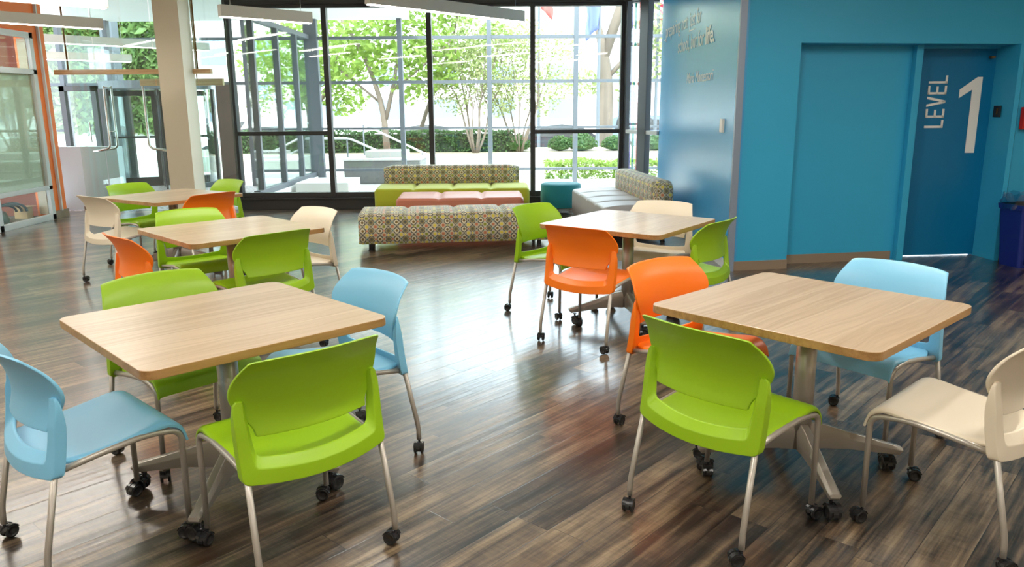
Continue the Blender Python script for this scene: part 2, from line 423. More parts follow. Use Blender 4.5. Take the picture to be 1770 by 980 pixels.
def make_chair(colour, plastic):
    t = empty('cafe_chair')
    # --- back shell: wide, wrapped round the sitter, flared back at the top
    W_ = smooth_tab([(0, .198), (.12, .206), (.3, .240), (.48, .262), (.64, .263), (.82, .248), (1, .228)])
    Y_ = smooth_tab([(0, -.128), (.2, -.116), (.4, -.114), (.6, -.127), (.8, -.153), (1, -.200)])
    nv, nu = 22, 20
    def shell(side):
        rows = []
        for j in range(nv + 1):
            v = j / nv; w = interp(W_, v); yb = interp(Y_, v); row = []
            for i in range(nu + 1):
                u = -1 + 2 * i / nu
                x = w * math.sin(u * 1.35) / math.sin(1.35) * (1 - .0 * abs(u))
                bow = .062 * (1 - abs(x / .262) ** 2.0)
                z = .530 + .260 * v + (.012 * (1 - u * u)) * max(0, v - .5) * 2
                y = yb - bow + .062 * (1 - abs(w / .262) ** 2) * 0
                row.append((x, y + side * .0065, z))
            rows.append(row)
        return rows
    F, B = shell(1), shell(-1)
    me = MB(); n0 = len(me.v)
    me.grid(F); me.grid([r[::-1] for r in B])
    edge = lambda a, b: me.grid([a, b])
    edge(F[0], B[0]); edge(F[-1], B[-1]); edge([r[0] for r in F], [r[0] for r in B]); edge([r[-1] for r in F], [r[-1] for r in B])
    o = me.build('backrest', plastic, t, fixn=False)
    bm = bmesh.new(); bm.from_mesh(o.data); bmesh.ops.remove_doubles(bm, verts=bm.verts, dist=.0002); bmesh.ops.recalc_face_normals(bm, faces=bm.faces); bm.to_mesh(o.data); bm.free()
    b = o.modifiers.new('bev', 'BEVEL'); b.width = .003; b.segments = 2; b.limit_method = 'ANGLE'; b.angle_limit = R(50)
    o.data.polygons.foreach_set('use_smooth', [True] * len(o.data.polygons))
    o.modifiers.new('wn', 'WEIGHTED_NORMAL')
    # --- back frame: U of two uprights and a bowed cross member, chamfered towards the opening
    def yb(x, z):
        t_ = max(0., min(1., (z - .395) / .245))
        side = lerp(-.178, -.150, t_) + .006 * math.sin(PI * t_)
        low = max(0., 1 - (z - .38) / .16)
        return side - .050 * (1 - min(1, abs(x) / .262) ** 2) * (1 if z < .6 else .8)
    outer = [(-.248, .652), (-.258, .640)]
    outer += [(lerp(-.263, -.262, k / 8), lerp(.60, .41, k / 8)) for k in range(9)]
    outer += [(-.259, .395), (-.250, .387)]
    outer += [(lerp(-.235, .235, k / 16), .384 - .014 * (1 - (lerp(-1, 1, k / 16)) ** 2)) for k in range(17)]
    outer += [(.250, .387), (.259, .395)] + [(lerp(.262, .263, k / 8), lerp(.41, .60, k / 8)) for k in range(9)] + [(.258, .640), (.248, .652)]
    inner = [(-.226, .652), (-.220, .640)]
    inner += [(lerp(-.219, -.207, k / 8), lerp(.60, .492, k / 8)) for k in range(9)]
    inner += [(-.204, .474), (-.196, .465)]
    inner += [(lerp(-.185, .185, k / 16), .462 - .014 * (1 - (lerp(-1, 1, k / 16)) ** 2)) for k in range(17)]
    inner += [(.196, .465), (.204, .474)] + [(lerp(.207, .219, k / 8), lerp(.492, .60, k / 8)) for k in range(9)] + [(.220, .640), (.226, .652)]
    rows = []
    N_ = len(outer)
    for (ox, oz), (ix, iz) in zip(outer, inner):
        rx, rz = lerp(ox, ix, .70), lerp(oz, iz, .62)
        thin = max(0., min(1., (oz - .56) / .09)) if abs(ox) > .24 else 0
        back = lerp(.0, .012, thin)
        dth = lerp(.036, .022, thin)
        yo, yr, yi = yb(ox, oz), yb(rx, rz), yb(ix, iz)
        rows.append([(ox, yo + dth, oz), (ox * .999, yo + back, oz), (rx, yr + back * .6, rz), (ix, yi + .026, iz), (ix, yi + .036, iz)])
    me = MB(); me.grid(rows, close=True); me.add(rows[0], [(0, 1, 2, 3, 4)]); me.add(rows[-1], [(0, 1, 2, 3, 4)])
    me.build('back_frame', plastic, t, bevel=.0035, seg=2)
    # --- seat: shallow dish with a waterfall front
    prof = smooth_tab([(-.205, .436), (-.12, .433), (0, .441), (.10, .455), (.18, .465), (.225, .459), (.256, .432), (.270, .388)], 42)
    ns = 20
    def hw(y):
        return interp([(-.205, .13), (-.185, .18), (-.16, .205), (-.13, .215), (-.10, .228), (0, .238), (.15, .243), (.27, .243)], y)
    def seat(d):
        rows = []
        for k, (y, z) in enumerate(prof):
            a = prof[max(0, k - 1)]; b = prof[min(len(prof) - 1, k + 1)]
            ty, tz = b[0] - a[0], b[1] - a[1]; l = math.hypot(ty, tz); ny, nz = tz / l, -ty / l
            row = []
            for i in range(ns + 1):
                u = -1 + 2 * i / ns; x = hw(y) * (math.sin(u * 1.25) / math.sin(1.25))
                ff = max(0., min(1., (.2 - y) / .1))
                z2 = z - .013 * (1 - u * u) * ff - .010 * max(0, (abs(u) - .86) / .14) ** 2
                row.append((x, y + ny * d, z2 + nz * d))
            rows.append(row)
        return rows
    F, B = seat(0), seat(.010)
    me = MB(); me.grid(F); me.grid([r[::-1] for r in B]); me.grid([F[0], B[0]]); me.grid([F[-1], B[-1]]); me.grid([[r[0] for r in F], [r[0] for r in B]]); me.grid([[r[-1] for r in F], [r[-1] for r in B]])
    o = me.build('seat', plastic, t, fixn=False)
    bm = bmesh.new(); bm.from_mesh(o.data); bmesh.ops.remove_doubles(bm, verts=bm.verts, dist=.0002); bmesh.ops.recalc_face_normals(bm, faces=bm.faces); bm.to_mesh(o.data); bm.free()
    b = o.modifiers.new('bev', 'BEVEL'); b.width = .0025; b.segments = 2; b.limit_method = 'ANGLE'; b.angle_limit = R(50)
    o.data.polygons.foreach_set('use_smooth', [True] * len(o.data.polygons)); o.modifiers.new('wn', 'WEIGHTED_NORMAL')
    # --- legs: the front ones run on as the rail under the seat
    for s in (-1, 1):
        pts = fillet([(s * .240, .243, .062), (s * .238, .246, .424), (s * .238, .13, .4405), (s * .236, -.02, .424), (s * .236, -.165, .402)], .045, 7)
        MB().tube(pts, .0108).build('leg', M['tube'], t, smooth=True)
        pts = fillet([(s * .243, -.163, .425), (s * .2535, -.226, .125), (s * .2535, -.228, .062)], .03, 5)
        MB().tube(pts, .0108).build('leg', M['tube'], t, smooth=True)
    MB().tube([(-.238, .185, .428), (.238, .185, .428)], .008, 8).build('stretcher', M['tube'], t, smooth=True)
    for x, y in ((-.24, .243), (.24, .243), (-.2535, -.228), (.2535, -.228)):
        add_caster(t, x, y, 0)
    return t

def copy_tree(o, parent=None):
    c = o.copy(); COL.objects.link(c); c.parent = parent
    for ch in [x for x in bpy.data.objects if x.parent == o and x != c]: copy_tree(ch, c)
    return c

protos = {k: [make_chair(k, M[k]), False] for k in ('green', 'orange', 'blue', 'white')}
nm = {'green': 'green', 'orange': 'orange', 'blue': 'light blue', 'white': 'cream white'}
GR = {'NL': 'chairs around the tan table in front on the left', 'NR': 'chairs around the tan table in front on the right', 'MR': 'chairs around the table beside the blue wall',
      'ML': 'chairs around the middle table on the left', 'FL': 'chairs around the table nearest the white column'}
chairs = [
 ('green', -.768, 2.552, 132.1, 'NL', 'green plastic chair with its back to us at the near left table'),
 ('blue', -1.530, 2.600, 46.5, 'NL', 'light blue plastic chair at the bottom left corner, seat pulled clear of its table'),
 ('green', -1.490, 3.375, -41.0, 'NL', 'green plastic chair half hidden behind the near left table, facing us'),
 ('blue', -.769, 3.366, 222.5, 'NL', 'light blue plastic chair facing left behind the foremost green chair of the left table'),
 ('green', .790, 2.742, 39.6, 'NR', 'green plastic chair with its back to us at the near right table'),
 ('orange', .856, 3.592, -51.5, 'NR', 'orange plastic chair whose seat slides under the left corner of the near right table'),
 ('blue', 1.669, 3.516, 217.5, 'NR', 'light blue plastic chair behind the near right table, in front of the blue wall'),
 ('white', 1.657, 2.682, 133.6, 'NR', 'cream white plastic chair cut by the right edge of the picture'),
 ('orange', .528, 5.076, 53.0, 'MR', 'orange plastic chair seen from behind at the table beside the blue wall'),
 ('green', .319, 5.904, -40.5, 'MR', 'green plastic chair standing just before the patterned bench'),
 ('white', 1.10, 6.010, 238, 'MR', 'cream white plastic chair tucked behind the table beside the blue wall'),
 ('green', 1.234, 5.295, 141, 'MR', 'green plastic chair standing against the grey corner strip of the blue wall'),
 ('orange', -2.247, 4.849, 46, 'ML', 'orange plastic chair at the left corner of the middle left table'),
 ('green', -2.319, 5.751, -48, 'ML', 'green plastic chair facing us behind the middle left table'),
 ('green', -1.599, 4.929, 137.5, 'ML', 'green plastic chair with its back to us at the middle left table'),
 ('white', -1.607, 5.772, 228, 'ML', 'cream white plastic chair at the right corner of the middle left table'),
 ('white', -3.582, 7.066, 57, 'FL', 'cream white plastic chair farthest left, back towards us'),
 ('green', -3.753, 7.949, -29, 'FL', 'green plastic chair behind the left end of the farthest table'),
 ('green', -3.138, 8.261, 232, 'FL', 'green plastic chair between the farthest table and the dark window sill'),
 ('orange', -2.864, 7.201, 145, 'FL', 'orange plastic chair with its back to us at the farthest table'),
]
for col_, x, y, a, g, lab in chairs:
    pr = protos[col_]
    c = copy_tree(pr[0]) if pr[1] else pr[0]; pr[1] = True
    c.location = (x, y, 0); c.rotation_euler = (0, 0, R(a - 90))
    tag(c, lab, 'chair', GR[g])
    for ch in [q for q in bpy.data.objects if q.parent == c and q.name.startswith('caster')]:
        ch.rotation_euler = (0, 0, random.uniform(-PI, PI))

# ------------------------------------------------------------------ tables
def make_table():
    t = empty('cafe_table')
    h = .4675; r = .05
    pts = arc(h - r, h - r, r, 0, 90, 8) + arc(-h + r, h - r, r, 90, 180, 8) + arc(-h + r, -h + r, r, 180, 270, 8) + arc(h - r, -h + r, r, 270, 360, 8)
    me = MB(); me.prism(pts, .708, .740)
    for i in range(2, len(me.mi)): me.mi[i] = 1
    o = me.build('tabletop', [M['table_wood'], M['table_edge']], t)
    b = o.modifiers.new('bev', 'BEVEL'); b.width = .0025; b.segments = 2; b.limit_method = 'ANGLE'; b.angle_limit = R(60)
    MB().lathe([(.10, .696), (.16, .700), (.16, .708)], seg=24).build('mounting_plate', M['tube'], t)
    MB().lathe([(.041, .115), (.041, .70)], seg=28).build('column', M['tube'], t, smooth=True).data.polygons.foreach_set('use_smooth', [True] * 28 + [False] * 2)
    for k in range(4):
        a = R(45 + 90 * k); me = MB(); rows = []
        for rr, zt, zb, w in ((.030, .232, .110, .027), (.09, .222, .115, .027), (.20, .188, .112, .026), (.32, .150, .098, .025), (.415, .122, .086, .024), (.428, .116, .100, .022)):
            loc = [(rr, -w * .55, zt), (rr, w * .55, zt), (rr, w, zt - (zt - zb) * .35), (rr, w * .8, zb), (rr, -w * .8, zb), (rr, -w, zt - (zt - zb) * .35)]
            rows.append([(p[0] * math.cos(a) - p[1] * math.sin(a), p[0] * math.sin(a) + p[1] * math.cos(a), p[2]) for p in loc])
        me.grid(rows, close=True); me.add(rows[0], [tuple(range(6))]); me.add(rows[-1], [tuple(range(6))])
        me.build('foot', M['tube'], t, bevel=.003, seg=2)
        add_caster(t, .385 * math.cos(a), .385 * math.sin(a), a, 1.22)
    return t
tables = [('NL', -1.138, 2.973, 44.05, 'near left square wood-topped table on a four-armed steel base'),
          ('NR', 1.223, 3.107, 42.8, 'near right square wood-topped table, its nearest corner beside the cream chair'),
          ('MR', .834, 5.527, 52.9, 'square wood-topped table beside the blue wall, top shining with window light'),
          ('ML', -1.927, 5.328, 44.4, 'middle left square wood-topped table between the near and the farthest left tables'),
          ('FL', -3.236, 7.471, 56.4, 'farthest square wood-topped table, standing in front of the white column')]
T0 = None
for i, (k, x, y, a, lab) in enumerate(tables):
    if T0 is None: T0 = c = make_table()
    else: c = copy_tree(T0)
    c.location = (x, y, 0); c.rotation_euler = (0, 0, R(a)); tag(c, lab, 'table', 'square cafe tables on wheels')
    for ch in [q for q in bpy.data.objects if q.parent == c and q.name.startswith('caster')]:
        ch.rotation_euler = (0, 0, random.uniform(-PI, PI))

# ------------------------------------------------------------------ lounge seating
def uv_box(o, flip=False):
    me = o.data; uvl = me.uv_layers.new(name='UVMap')
    for p in me.polygons:
        nx, ny, nz = (abs(v) for v in p.normal)
        for li in p.loop_indices:
            v = me.vertices[me.loops[li].vertex_index].co
            if nz >= nx and nz >= ny: uv = (v.x, v.y)
            elif ny >= nx: uv = (v.x, v.z)
            else: uv = (v.y + .03, v.z)
            uvl.data[li].uv = uv

def cushion_block(nmod, L, D, z0, z1, groove_front=False, r=.035, puff=.022):
    """upholstered block, L along x, D along y, with nmod puffed modules on top"""
    me = MB(); rows = []; sl = 14
    def prof(s_top, s_front, e):
        # e pulls the ends in
        P = []
        P += [(e + s_front, z0, 0), (s_front + e, lerp(z0, z1, .5), 0), (s_front + e, z1 - r - s_top, 1)]
        for k in range(1, 6):
            a = R(180 - 90 * k / 6); P.append((s_front + e + r + r * math.cos(a), z1 - s_top - r + r * math.sin(a), 1))
        nn = 8
        for k in range(nn + 1):
            t_ = k / nn; P.append((lerp(r + e, D - r - e, t_), z1 - s_top + puff * (1 - abs(2 * t_ - 1) ** 3) * (1 if s_top < .012 else .2), 1))
        for k in range(1, 6):
            a = R(90 - 90 * k / 6); P.append((D - e - r + r * math.cos(a), z1 - s_top - r + r * math.sin(a), 1))
        P += [(D - e, z1 - r - s_top, 1), (D - e, lerp(z0, z1, .5), 0), (D - e, z0, 0)]
        return P
    mL = L / nmod
    for i in range(nmod):
        for k in range(sl + (1 if i == nmod - 1 else 0)):
            u = -1 + 2 * k / sl; x = i * mL + (u + 1) / 2 * mL
            g = abs(u) ** 10; g = g * .020
            endp = (i == 0 and u < 0) or (i == nmod - 1 and u > 0)
            e = 0.0
            if endp:
                d = (1 - abs(u)) * mL / 2; rr = .03
                e = rr - math.sqrt(max(0, rr * rr - max(0, rr - d) ** 2)); g = e
            rows.append([(x, y, z) for y, z, tt in prof(g, (g if groove_front and not endp else 0), e if endp else 0)])
    me.grid(rows)
    n = len(rows[0]); me.add(rows[0], [tuple(range(n))]); me.add(rows[-1], [tuple(range(n))])
    bt = [r_[0] for r_ in rows]; bb = [r_[-1] for r_ in rows]; me.grid([bt, bb])
    return me

def weld(o):
    bm = bmesh.new(); bm.from_mesh(o.data); bmesh.ops.remove_doubles(bm, verts=bm.verts, dist=.0003); bmesh.ops.recalc_face_normals(bm, faces=bm.faces); bm.to_mesh(o.data); bm.free()

def bench(name, lab, cat, loc, rz, nmod, L, D, z0, z1, m, back=None, groove=False, puff=.022):
    t = empty(name, loc, rz); tag(t, lab, cat)
    o = cushion_block(nmod, L, D, z0, z1, groove, puff=puff).build('seat', m, t, smooth=True); weld(o); uv_box(o)
    o.data.polygons.foreach_set('use_smooth', [True] * len(o.data.polygons))
    for x in (.12, L - .12):
        for y in (.10, D - .10):
            MB().lathe([(.028, 0), (.028, .012), (.022, .014), (.022, z0 + .004)], c=(x, y, 0), seg=16).build('leg', M['black'], t)
    if back:
        x0, x1, y0, y1, b0, b1 = back
        me = cushion_block(1, x1 - x0, y1 - y0, b0, b1, False, r=.05, puff=.004)
        o = me.build('backrest', M['fab'], t, smooth=True); weld(o); uv_box(o); o.location = (x0, y0, 0)
    return t
b1 = bench('patterned_bench', 'long low bench in a circle-patterned fabric, nearest of the lounge seats', 'bench', (-1.665, 8.42, 0), R(6.5), 4, 2.12, .66, .085, .415, M['fab'])
b2 = bench('rust_ottoman', 'rust coloured three-cushion ottoman between the patterned bench and the lime sofa', 'ottoman', (-1.46, 9.86, 0), R(2), 3, 1.62, .78, .085, .42, M['rust_fab'])
b3 = bench('lime_sofa', 'armless lime green sofa with a patterned back against the window', 'sofa', (-1.93, 11.02, 0), R(1), 4, 2.19, .80, .085, .425, M['lime_fab'], back=(.06, 2.06, .60, .80, .40, .705))
b5 = bench('grey_sofa', 'armless grey sofa with a patterned back beside the blue wall', 'sofa', (1.12, 9.00, 0), R(90 + 5.5), 4, 2.12, .82, .10, .42, M['grey_fab'], back=(.0, 2.12, .0, .24, .40, .70), groove=True)
# the grey sofa's local frame: x runs away from us, y points to the left; move it so that its back is at the wall side
b5.location = (1.86, 8.86, 0)
for ch in b5.children:
    pass
t = empty('round_ottoman', (.725, 11.48, 0)); tag(t, 'round teal ottoman between the lime sofa and the grey sofa', 'ottoman')
MB().lathe([(.285, .105), (.295, .12), (.295, .42), (.288, .437), (.272, .446), (.14, .452), (0.01, .453)], seg=48).build('cushion', M['teal_fab'], t, smooth=True)
for k in range(4):
    a = R(45 + 90 * k); MB().lathe([(.022, 0), (.022, .01), (.014, .012), (.014, .11)], c=(.2 * math.cos(a), .2 * math.sin(a), 0), seg=14).build('leg', M['steel'], t)

# ------------------------------------------------------------------ room shell
def struct(name, mb, m, parent=None, **k):
    o = mb.build(name, m, parent, **k)
    if parent is None: o['kind'] = 'structure'
    return o
struct('floor', MB().box(-7.2, 7.0, -4.0, 12.2, -.12, 0), M['floor'])
CZ = 3.42
struct('ceiling', MB().box(-7.2, 7.0, -4.0, 12.35, CZ, CZ + .25), M['ceil'])
struct('wall_back', MB().box(-7.2, 7.0, -4.15, -4.0, 0, CZ), M['beige_wall'])
# right side: blue laminate partition, then the painted blue wall
PA, PB = (2.06, 7.30), (2.085, 11.22)
w = struct('wall_right_panel', MB().bar(PA, PB, .07, 0, CZ, off=-.035), M['blue_panel'])
MB().box(2.040, 2.100, 7.262, 7.300, 0, CZ).build('corner_trim', M['trim_grey'], w)
MB().bar((2.055, 7.31), (2.08, 11.2), .012, 0, .085, off=.004).build('baseboard', M['alum'], w)
w = struct('wall_blue', MB().prism([(2.098, 7.30), (2.64, 7.39), (2.70, 7.62), (3.86, 7.80), (3.86, 8.20), (2.2, 8.20)], 0, CZ), M['blue_wall'])
w['kind'] = 'structure'
struct('baseboard_blue', MB().prism([(2.098, 7.292), (2.646, 7.382), (2.646, 7.400), (2.098, 7.31)], 0, .088), M['taupe'])
struct('baseboard_recess', MB().prism([(2.702, 7.612), (3.83, 7.787), (3.83, 7.81), (2.702, 7.635)], 0, .088), M['taupe'])
# soffit over the recess and door
struct('wall_blue_soffit', MB().prism([(2.64, 7.39), (7.0, 8.07), (7.0, 8.5), (2.66, 8.2)], 2.085, CZ), M['blue_wall'])
# door frame fin on the left, door, jamb on the right
struct('trim_door_left', MB().prism([(3.86, 7.72), (3.93, 7.73), (3.93, 8.05), (3.86, 8.05)], 0, 2.085), M['blue_wall'], bevel=.004)
DA, DB = Vector((3.93, 7.945)), Vector((4.80, 8.02)); dd = (DB - DA).normalized()
d = struct('door_1', MB().bar(DA, DB, .05, .008, 2.06, off=.025), M['blue_door'])
MB().bar(DA, DB, .30, 2.06, 2.085, off=.1).build('door_head', M['blue_wall'], d)
struct('wall_jamb', MB().prism([(4.80, 8.10), (4.80, 8.015), (4.83, 7.70), (4.875, 7.70), (4.90, 7.73), (7.0, 8.05), (7.0, 8.2)], 0, 2.085), M['blue_wall'])
struct('baseboard_door', MB().prism([(4.876, 7.696), (4.90, 7.715), (7.0, 8.035), (7.0, 8.06), (4.9, 7.75)], 0, .088), M['taupe'])
struct('wall_right', MB().box(7.0, 7.15, -4.0, 8.3, 0, CZ), M['beige_wall'])
# a small door closer stud at the top right of the door
p = DA.lerp(DB, .93)
MB().box(p.x - .02, p.x + .02, p.y - .05, p.y - .003, 1.97, 1.99).build('door_contact', M['brass'], d)

# lettering on the door: upright word LEVEL reading upwards and a big figure 1
def strokes(polys, name, parent, m, A, B, thick=.003, off=.006):
    """polys in wall coordinates (distance along A>B, height); raised thick from the wall towards the room"""
    A = Vector(A[:2]); B = Vector(B[:2]); dn = (B - A).normalized(); nn = Vector((dn.y, -dn.x))
    me = MB()
    for P in polys:
        n = len(P); vs = []
        for o_ in (0, thick):
            for s_, z in P:
                q = A + dn * s_ + nn * (off - .003 + o_); vs.append((q.x, q.y, z))
        me.add(vs, [tuple(range(n)), tuple(range(2 * n - 1, n - 1, -1))] + [(i, (i + 1) % n, (i + 1) % n + n, i + n) for i in range(n)])
    return me.build(name, m, parent)
def rectp(a, b, c, e): return [(a, c), (b, c), (b, e), (a, e)]
# word runs upwards; letter tops point left. local letter coords (w along reading, h up) -> s = sx + (1-h)*... 
LV = []
def lv(letter, z0, wd):
    st = .022; Hh = .195; x0 = .195      # x of the letter's base is on the right
    def T(poly): LV.append([(x0 + Hh - h, z0 + w_) for w_, h in poly])
    if letter == 'L': T(rectp(0, st, 0, Hh)); T(rectp(0, wd, 0, st))
    if letter == 'E':
        T(rectp(0, st, 0, Hh)); T(rectp(0, wd, 0, st)); T(rectp(0, wd, Hh - st, Hh)); T(rectp(0, wd * .9, Hh / 2 - st / 2, Hh / 2 + st / 2))
    if letter == 'V':
        T([(0, Hh), (st * 1.1, Hh), (wd / 2 + st * .5, 0), (wd / 2 - st * .5, 0)]); T([(wd, Hh), (wd - st * 1.1, Hh), (wd / 2 - st * .5, 0), (wd / 2 + st * .5, 0)])
z = 1.302
LSTEP = (('L', .078), ('E', .085), ('V', .100), ('E', .085), ('L', .078))
for ch_, wd in LSTEP:
    lv(ch_, z, wd); z += wd + (.02 if ch_ != 'L' else .022)
# face left side: word seen rotated, its letter heads to the left
o = strokes(LV, 'lettering', d, M['letter'], DA, DB); o['label'] = 'white word LEVEL running up the door'
o = strokes([[(.655, 1.052), (.753, 1.052), (.753, 1.794), (.700, 1.794), (.525, 1.672), (.525, 1.590), (.655, 1.672)]], 'numeral', d, M['letter'], DA, DB); o['label'] = 'large white figure 1'

# quotation on the laminate panel
def wall_text(body, s0, s1, z0, size, m, parent, shear=0., bold=0.0):
    """lettering from s0 to s1 along the panel (measured from its far end), baseline at z0"""
    cu = bpy.data.curves.new('lettering', 'FONT'); cu.body = body; cu.size = size; cu.extrude = .001; cu.shear = shear; cu.offset = bold
    o = bpy.data.objects.new('lettering', cu); COL.objects.link(o); cu.materials.append(m)
    bpy.context.view_layer.update(); xs = (s1 - s0) / max(.01, o.dimensions.x)
    A = Vector(PB); B = Vector(PA); dn = (B - A).normalized(); q = A + dn * s0
    X = Vector((dn.x, dn.y, 0)); Zu = Vector((0, 0, 1)); Nn = X.cross(Zu)
    mt = Matrix.Identity(4)
    for i in range(3): mt[i][0] = X[i] * xs; mt[i][1] = Zu[i]; mt[i][2] = Nn[i]
    q3 = Vector((q.x, q.y, z0)) + Nn * .004
    for i in range(3): mt[i][3] = q3[i]
    o.parent = parent; o.matrix_local = mt
    return o
pnl = bpy.data.objects['wall_right_panel']
wall_text('_preparing not', .17, 1.66, 2.42, .24, M['letter_pale'], pnl)
wall_text('just', 1.76, 2.05, 2.42, .24, M['letter_pale'], pnl)
wall_text('_', 1.76, 2.05, 2.40, .24, M['letter_pale'], pnl)
wall_text('for', 2.13, 2.34, 2.42, .24, M['letter_pale'], pnl)
wall_text('school, but for', 1.15, 2.50, 2.17, .24, M['letter_pale'], pnl)
wall_text('life.', 2.58, 2.96, 2.17, .25, M['letter'], pnl, bold=.006)
wall_text('Maria Montessori', 1.72, 2.98, 1.79, .17, M['letter_pale'], pnl, shear=.25)
# thermostat, call plate, fire pull box
me = MB().box(-.008, .022, -.045, .045, -.065, .065); o = me.build('wall_thermostat', M['offwhite'], None, bevel=.006); o.location = (2.045, 7.75, 1.345)
tag(o, 'small white control box mounted near the edge of the pale blue panel', 'thermostat')
t = empty('call_plate', (4.807, 7.90, 1.46)); tag(t, 'black indicator plate on the door jamb right of the big figure 1', 'control plate')
MB().box(-.014, -.002, -.055, .055, -.055, .055).build('plate', M['black'], t, bevel=.003)
MB().box(-.017, -.014, -.02, .0, -.03, .03).build('indicator', M['brass'], t)
t = empty('fire_pull_box', (4.99, 7.72, 1.395)); tag(t, 'red and bronze fire alarm box on the blue wall right of the door', 'alarm box'); t.rotation_euler = (0, 0, R(8.7))
MB().box(-.068, .085, -.035, .012, -.105, .105).build('housing', M['red'], t, bevel=.004)
MB().box(-.048, .080, -.042, -.034, -.10, .092).build('cover', M['brass'], t, bevel=.002)
MB().lathe([(.008, 0), (.010, -.006), (.004, -.012)], c=(.01, -.042, .0), axis='y', seg=12).build('knob', M['steel'], t)
o = MB().box(-.06, .06, -.012, .012, -.13, .13).build('paper_notice', M['offwhite'], None, bevel=.002); o.location = (5.10, 7.738, 1.06); o.rotation_euler = (0, 0, R(8.7))
tag(o, 'white wall plate cut by the picture edge above the navy bin', 'wall plate')

# recycling bin with liner
t = empty('recycling_bin', (5.02, 7.48, 0), R(12)); tag(t, 'tall navy blue waste bin with a clear liner against the right wall', 'bin')
def tapered(me, z0, z1, a0, b0, a1, b1, rr):
    rows = []
    for k in range(7):
        t_ = k / 6; z_ = lerp(z0, z1, t_); a = lerp(a0, a1, t_); b = lerp(b0, b1, t_)
        pts = arc(a - rr, b - rr, rr, 0, 90, 4) + arc(-a + rr, b - rr, rr, 90, 180, 4) + arc(-a + rr, -b + rr, rr, 180, 270, 4) + arc(a - rr, -b + rr, rr, 270, 360, 4)
        rows.append([(x, y, z_) for x, y in pts])
    me.grid(rows, close=True); n = len(rows[0]); me.add(rows[0], [tuple(range(n))]); return rows
me = MB(); rows = tapered(me, 0, .60, .215, .125, .265, .15, .03); me.add(rows[-1], [tuple(range(len(rows[-1])))]); me.build('body', M['bin'], t)
me = MB(); rows = tapered(me, .55, .60, .272, .157, .278, .163, .03); me.add(rows[-1], [tuple(range(len(rows[-1])))]); me.build('rim', M['bin'], t, bevel=.003)
for x in (-.16, .16):
    MB().tube([(x, -.130, .03), (x * 1.1, -.151, .50), (x * .85, -.154, .53), (0, -.154, .535)], .007, 8).build('moulded_rib', M['bin'], t, smooth=True)
me = MB(); rows = []
for k in range(6):
    z_ = .555 + .145 * k / 5; rows.append([]); 
    for j in range(40):
        w_ = 2 * PI * j / 40; wob = .010 * math.sin(j * 2.7 + k * 1.3) + .008 * math.sin(j * 5.1 + k)
        cx, sx = math.cos(w_), math.sin(w_); f = (abs(cx) ** 4 + abs(sx) ** 4) ** -.25
        rows[-1].append((cx * f * (.284 + wob), sx * f * (.168 + wob), z_ + .012 * math.sin(j * 1.7)))
me.grid(rows, close=True)
M['liner'] = glass('clear_plastic_liner', (.72, .76, .84, 1), 2.2); M['liner'].node_tree.nodes
me.build('liner', M['liner'], t, smooth=True)

# ------------------------------------------------------------------ window wall at the back
YW = 12.2
struct('trim_window_kick', MB().box(-4.22, 1.75, 12.13, 12.32, 0, .165), M['frame'], bevel=.004)
struct('trim_window_sill', MB().box(-4.22, 1.75, 12.08, 12.34, .165, .185), M['alum'] if False else M['frame'], bevel=.003)
struct('trim_window_header', MB().box(-4.24, 2.2, 12.13, 12.34, 3.03, CZ), M['frame'])
bays = [(-4.20, -2.76), (-2.76, -1.21), (-1.21, .335), (.335, 1.69)]
for i, (a, b) in enumerate(bays):
    w = empty('window_%d' % (i + 1), (a, YW, 0)); w['kind'] = 'structure'
    fr = MB()
    fr.box(-.037, .037, -.06, .07, .185, 3.03)
    if i == 3: fr.box(b - a - .037, b - a + .05, -.06, .07, .185, 3.03)
    fr.box(.037, b - a - .037, -.05, .06, .185, .262); fr.box(.037, b - a - .037, -.05, .06, 2.985, 3.03)
    fr.build('frame', M['frame'], w, bevel=.003)
    if i in (0, 3): MB().box(.037, b - a - .037, -.055, .06, 1.135, 1.195).build('transom', M['frame'], w, bevel=.003)
    if i in (0, 3):
        MB().box(.037, b - a - .037, -.006, .006, .262, 1.135).build('pane', M['glass'], w)
        MB().box(.037, b - a - .037, -.006, .006, 1.195, 2.985).build('pane', M['glass'], w)
    else: MB().box(.037, b - a - .037, -.006, .006, .262, 2.985).build('pane', M['glass'], w)
# glazed return between the corner post and the blue panel
CA, CB = (1.74, 12.15), (2.085, 11.22)
w = empty('window_5'); w['kind'] = 'structure'
MB().bar(CA, (1.765, 12.08), .08, 0, 3.1).build('corner_post', M['frame'], w, bevel=.004)
MB().bar((1.895, 11.73), (1.975, 11.51), .09, 0, 3.1).build('post', M['frame'], w, bevel=.004)
MB().bar(CA, CB, .06, 0, .26).build('sill', M['frame'], w)
MB().bar(CA, CB, .07, 1.135, 1.19).build('transom', M['alum'], w, bevel=.003)
MB().bar(CA, CB, .10, 3.03, CZ).build('header', M['frame'], w)
MB().bar(CA, CB, .012, .26, 3.03).build('pane', M['glass'], w)
def ribbon(x, y, col_, lab):
    o = MB().box(-.016, .016, -.003, .003, .10, 3.02).build('hanging_ribbon', mat('ribbon_' + lab.split()[0], col_, .5, bump=(60, .1)), None); o.location = (x, y, 0)
    tag(o, lab, 'ribbon', 'coloured ribbons in the corner window')
ribbon(1.828, 12.30, S(128, 96, 190), 'purple vertical ribbon hanging behind the corner glass')
ribbon(1.870, 12.20, S(30, 160, 140), 'teal vertical ribbon hanging between the purple and the red one')
ribbon(1.918, 12.08, S(232, 96, 84), 'red vertical ribbon hanging nearest the dark corner post')

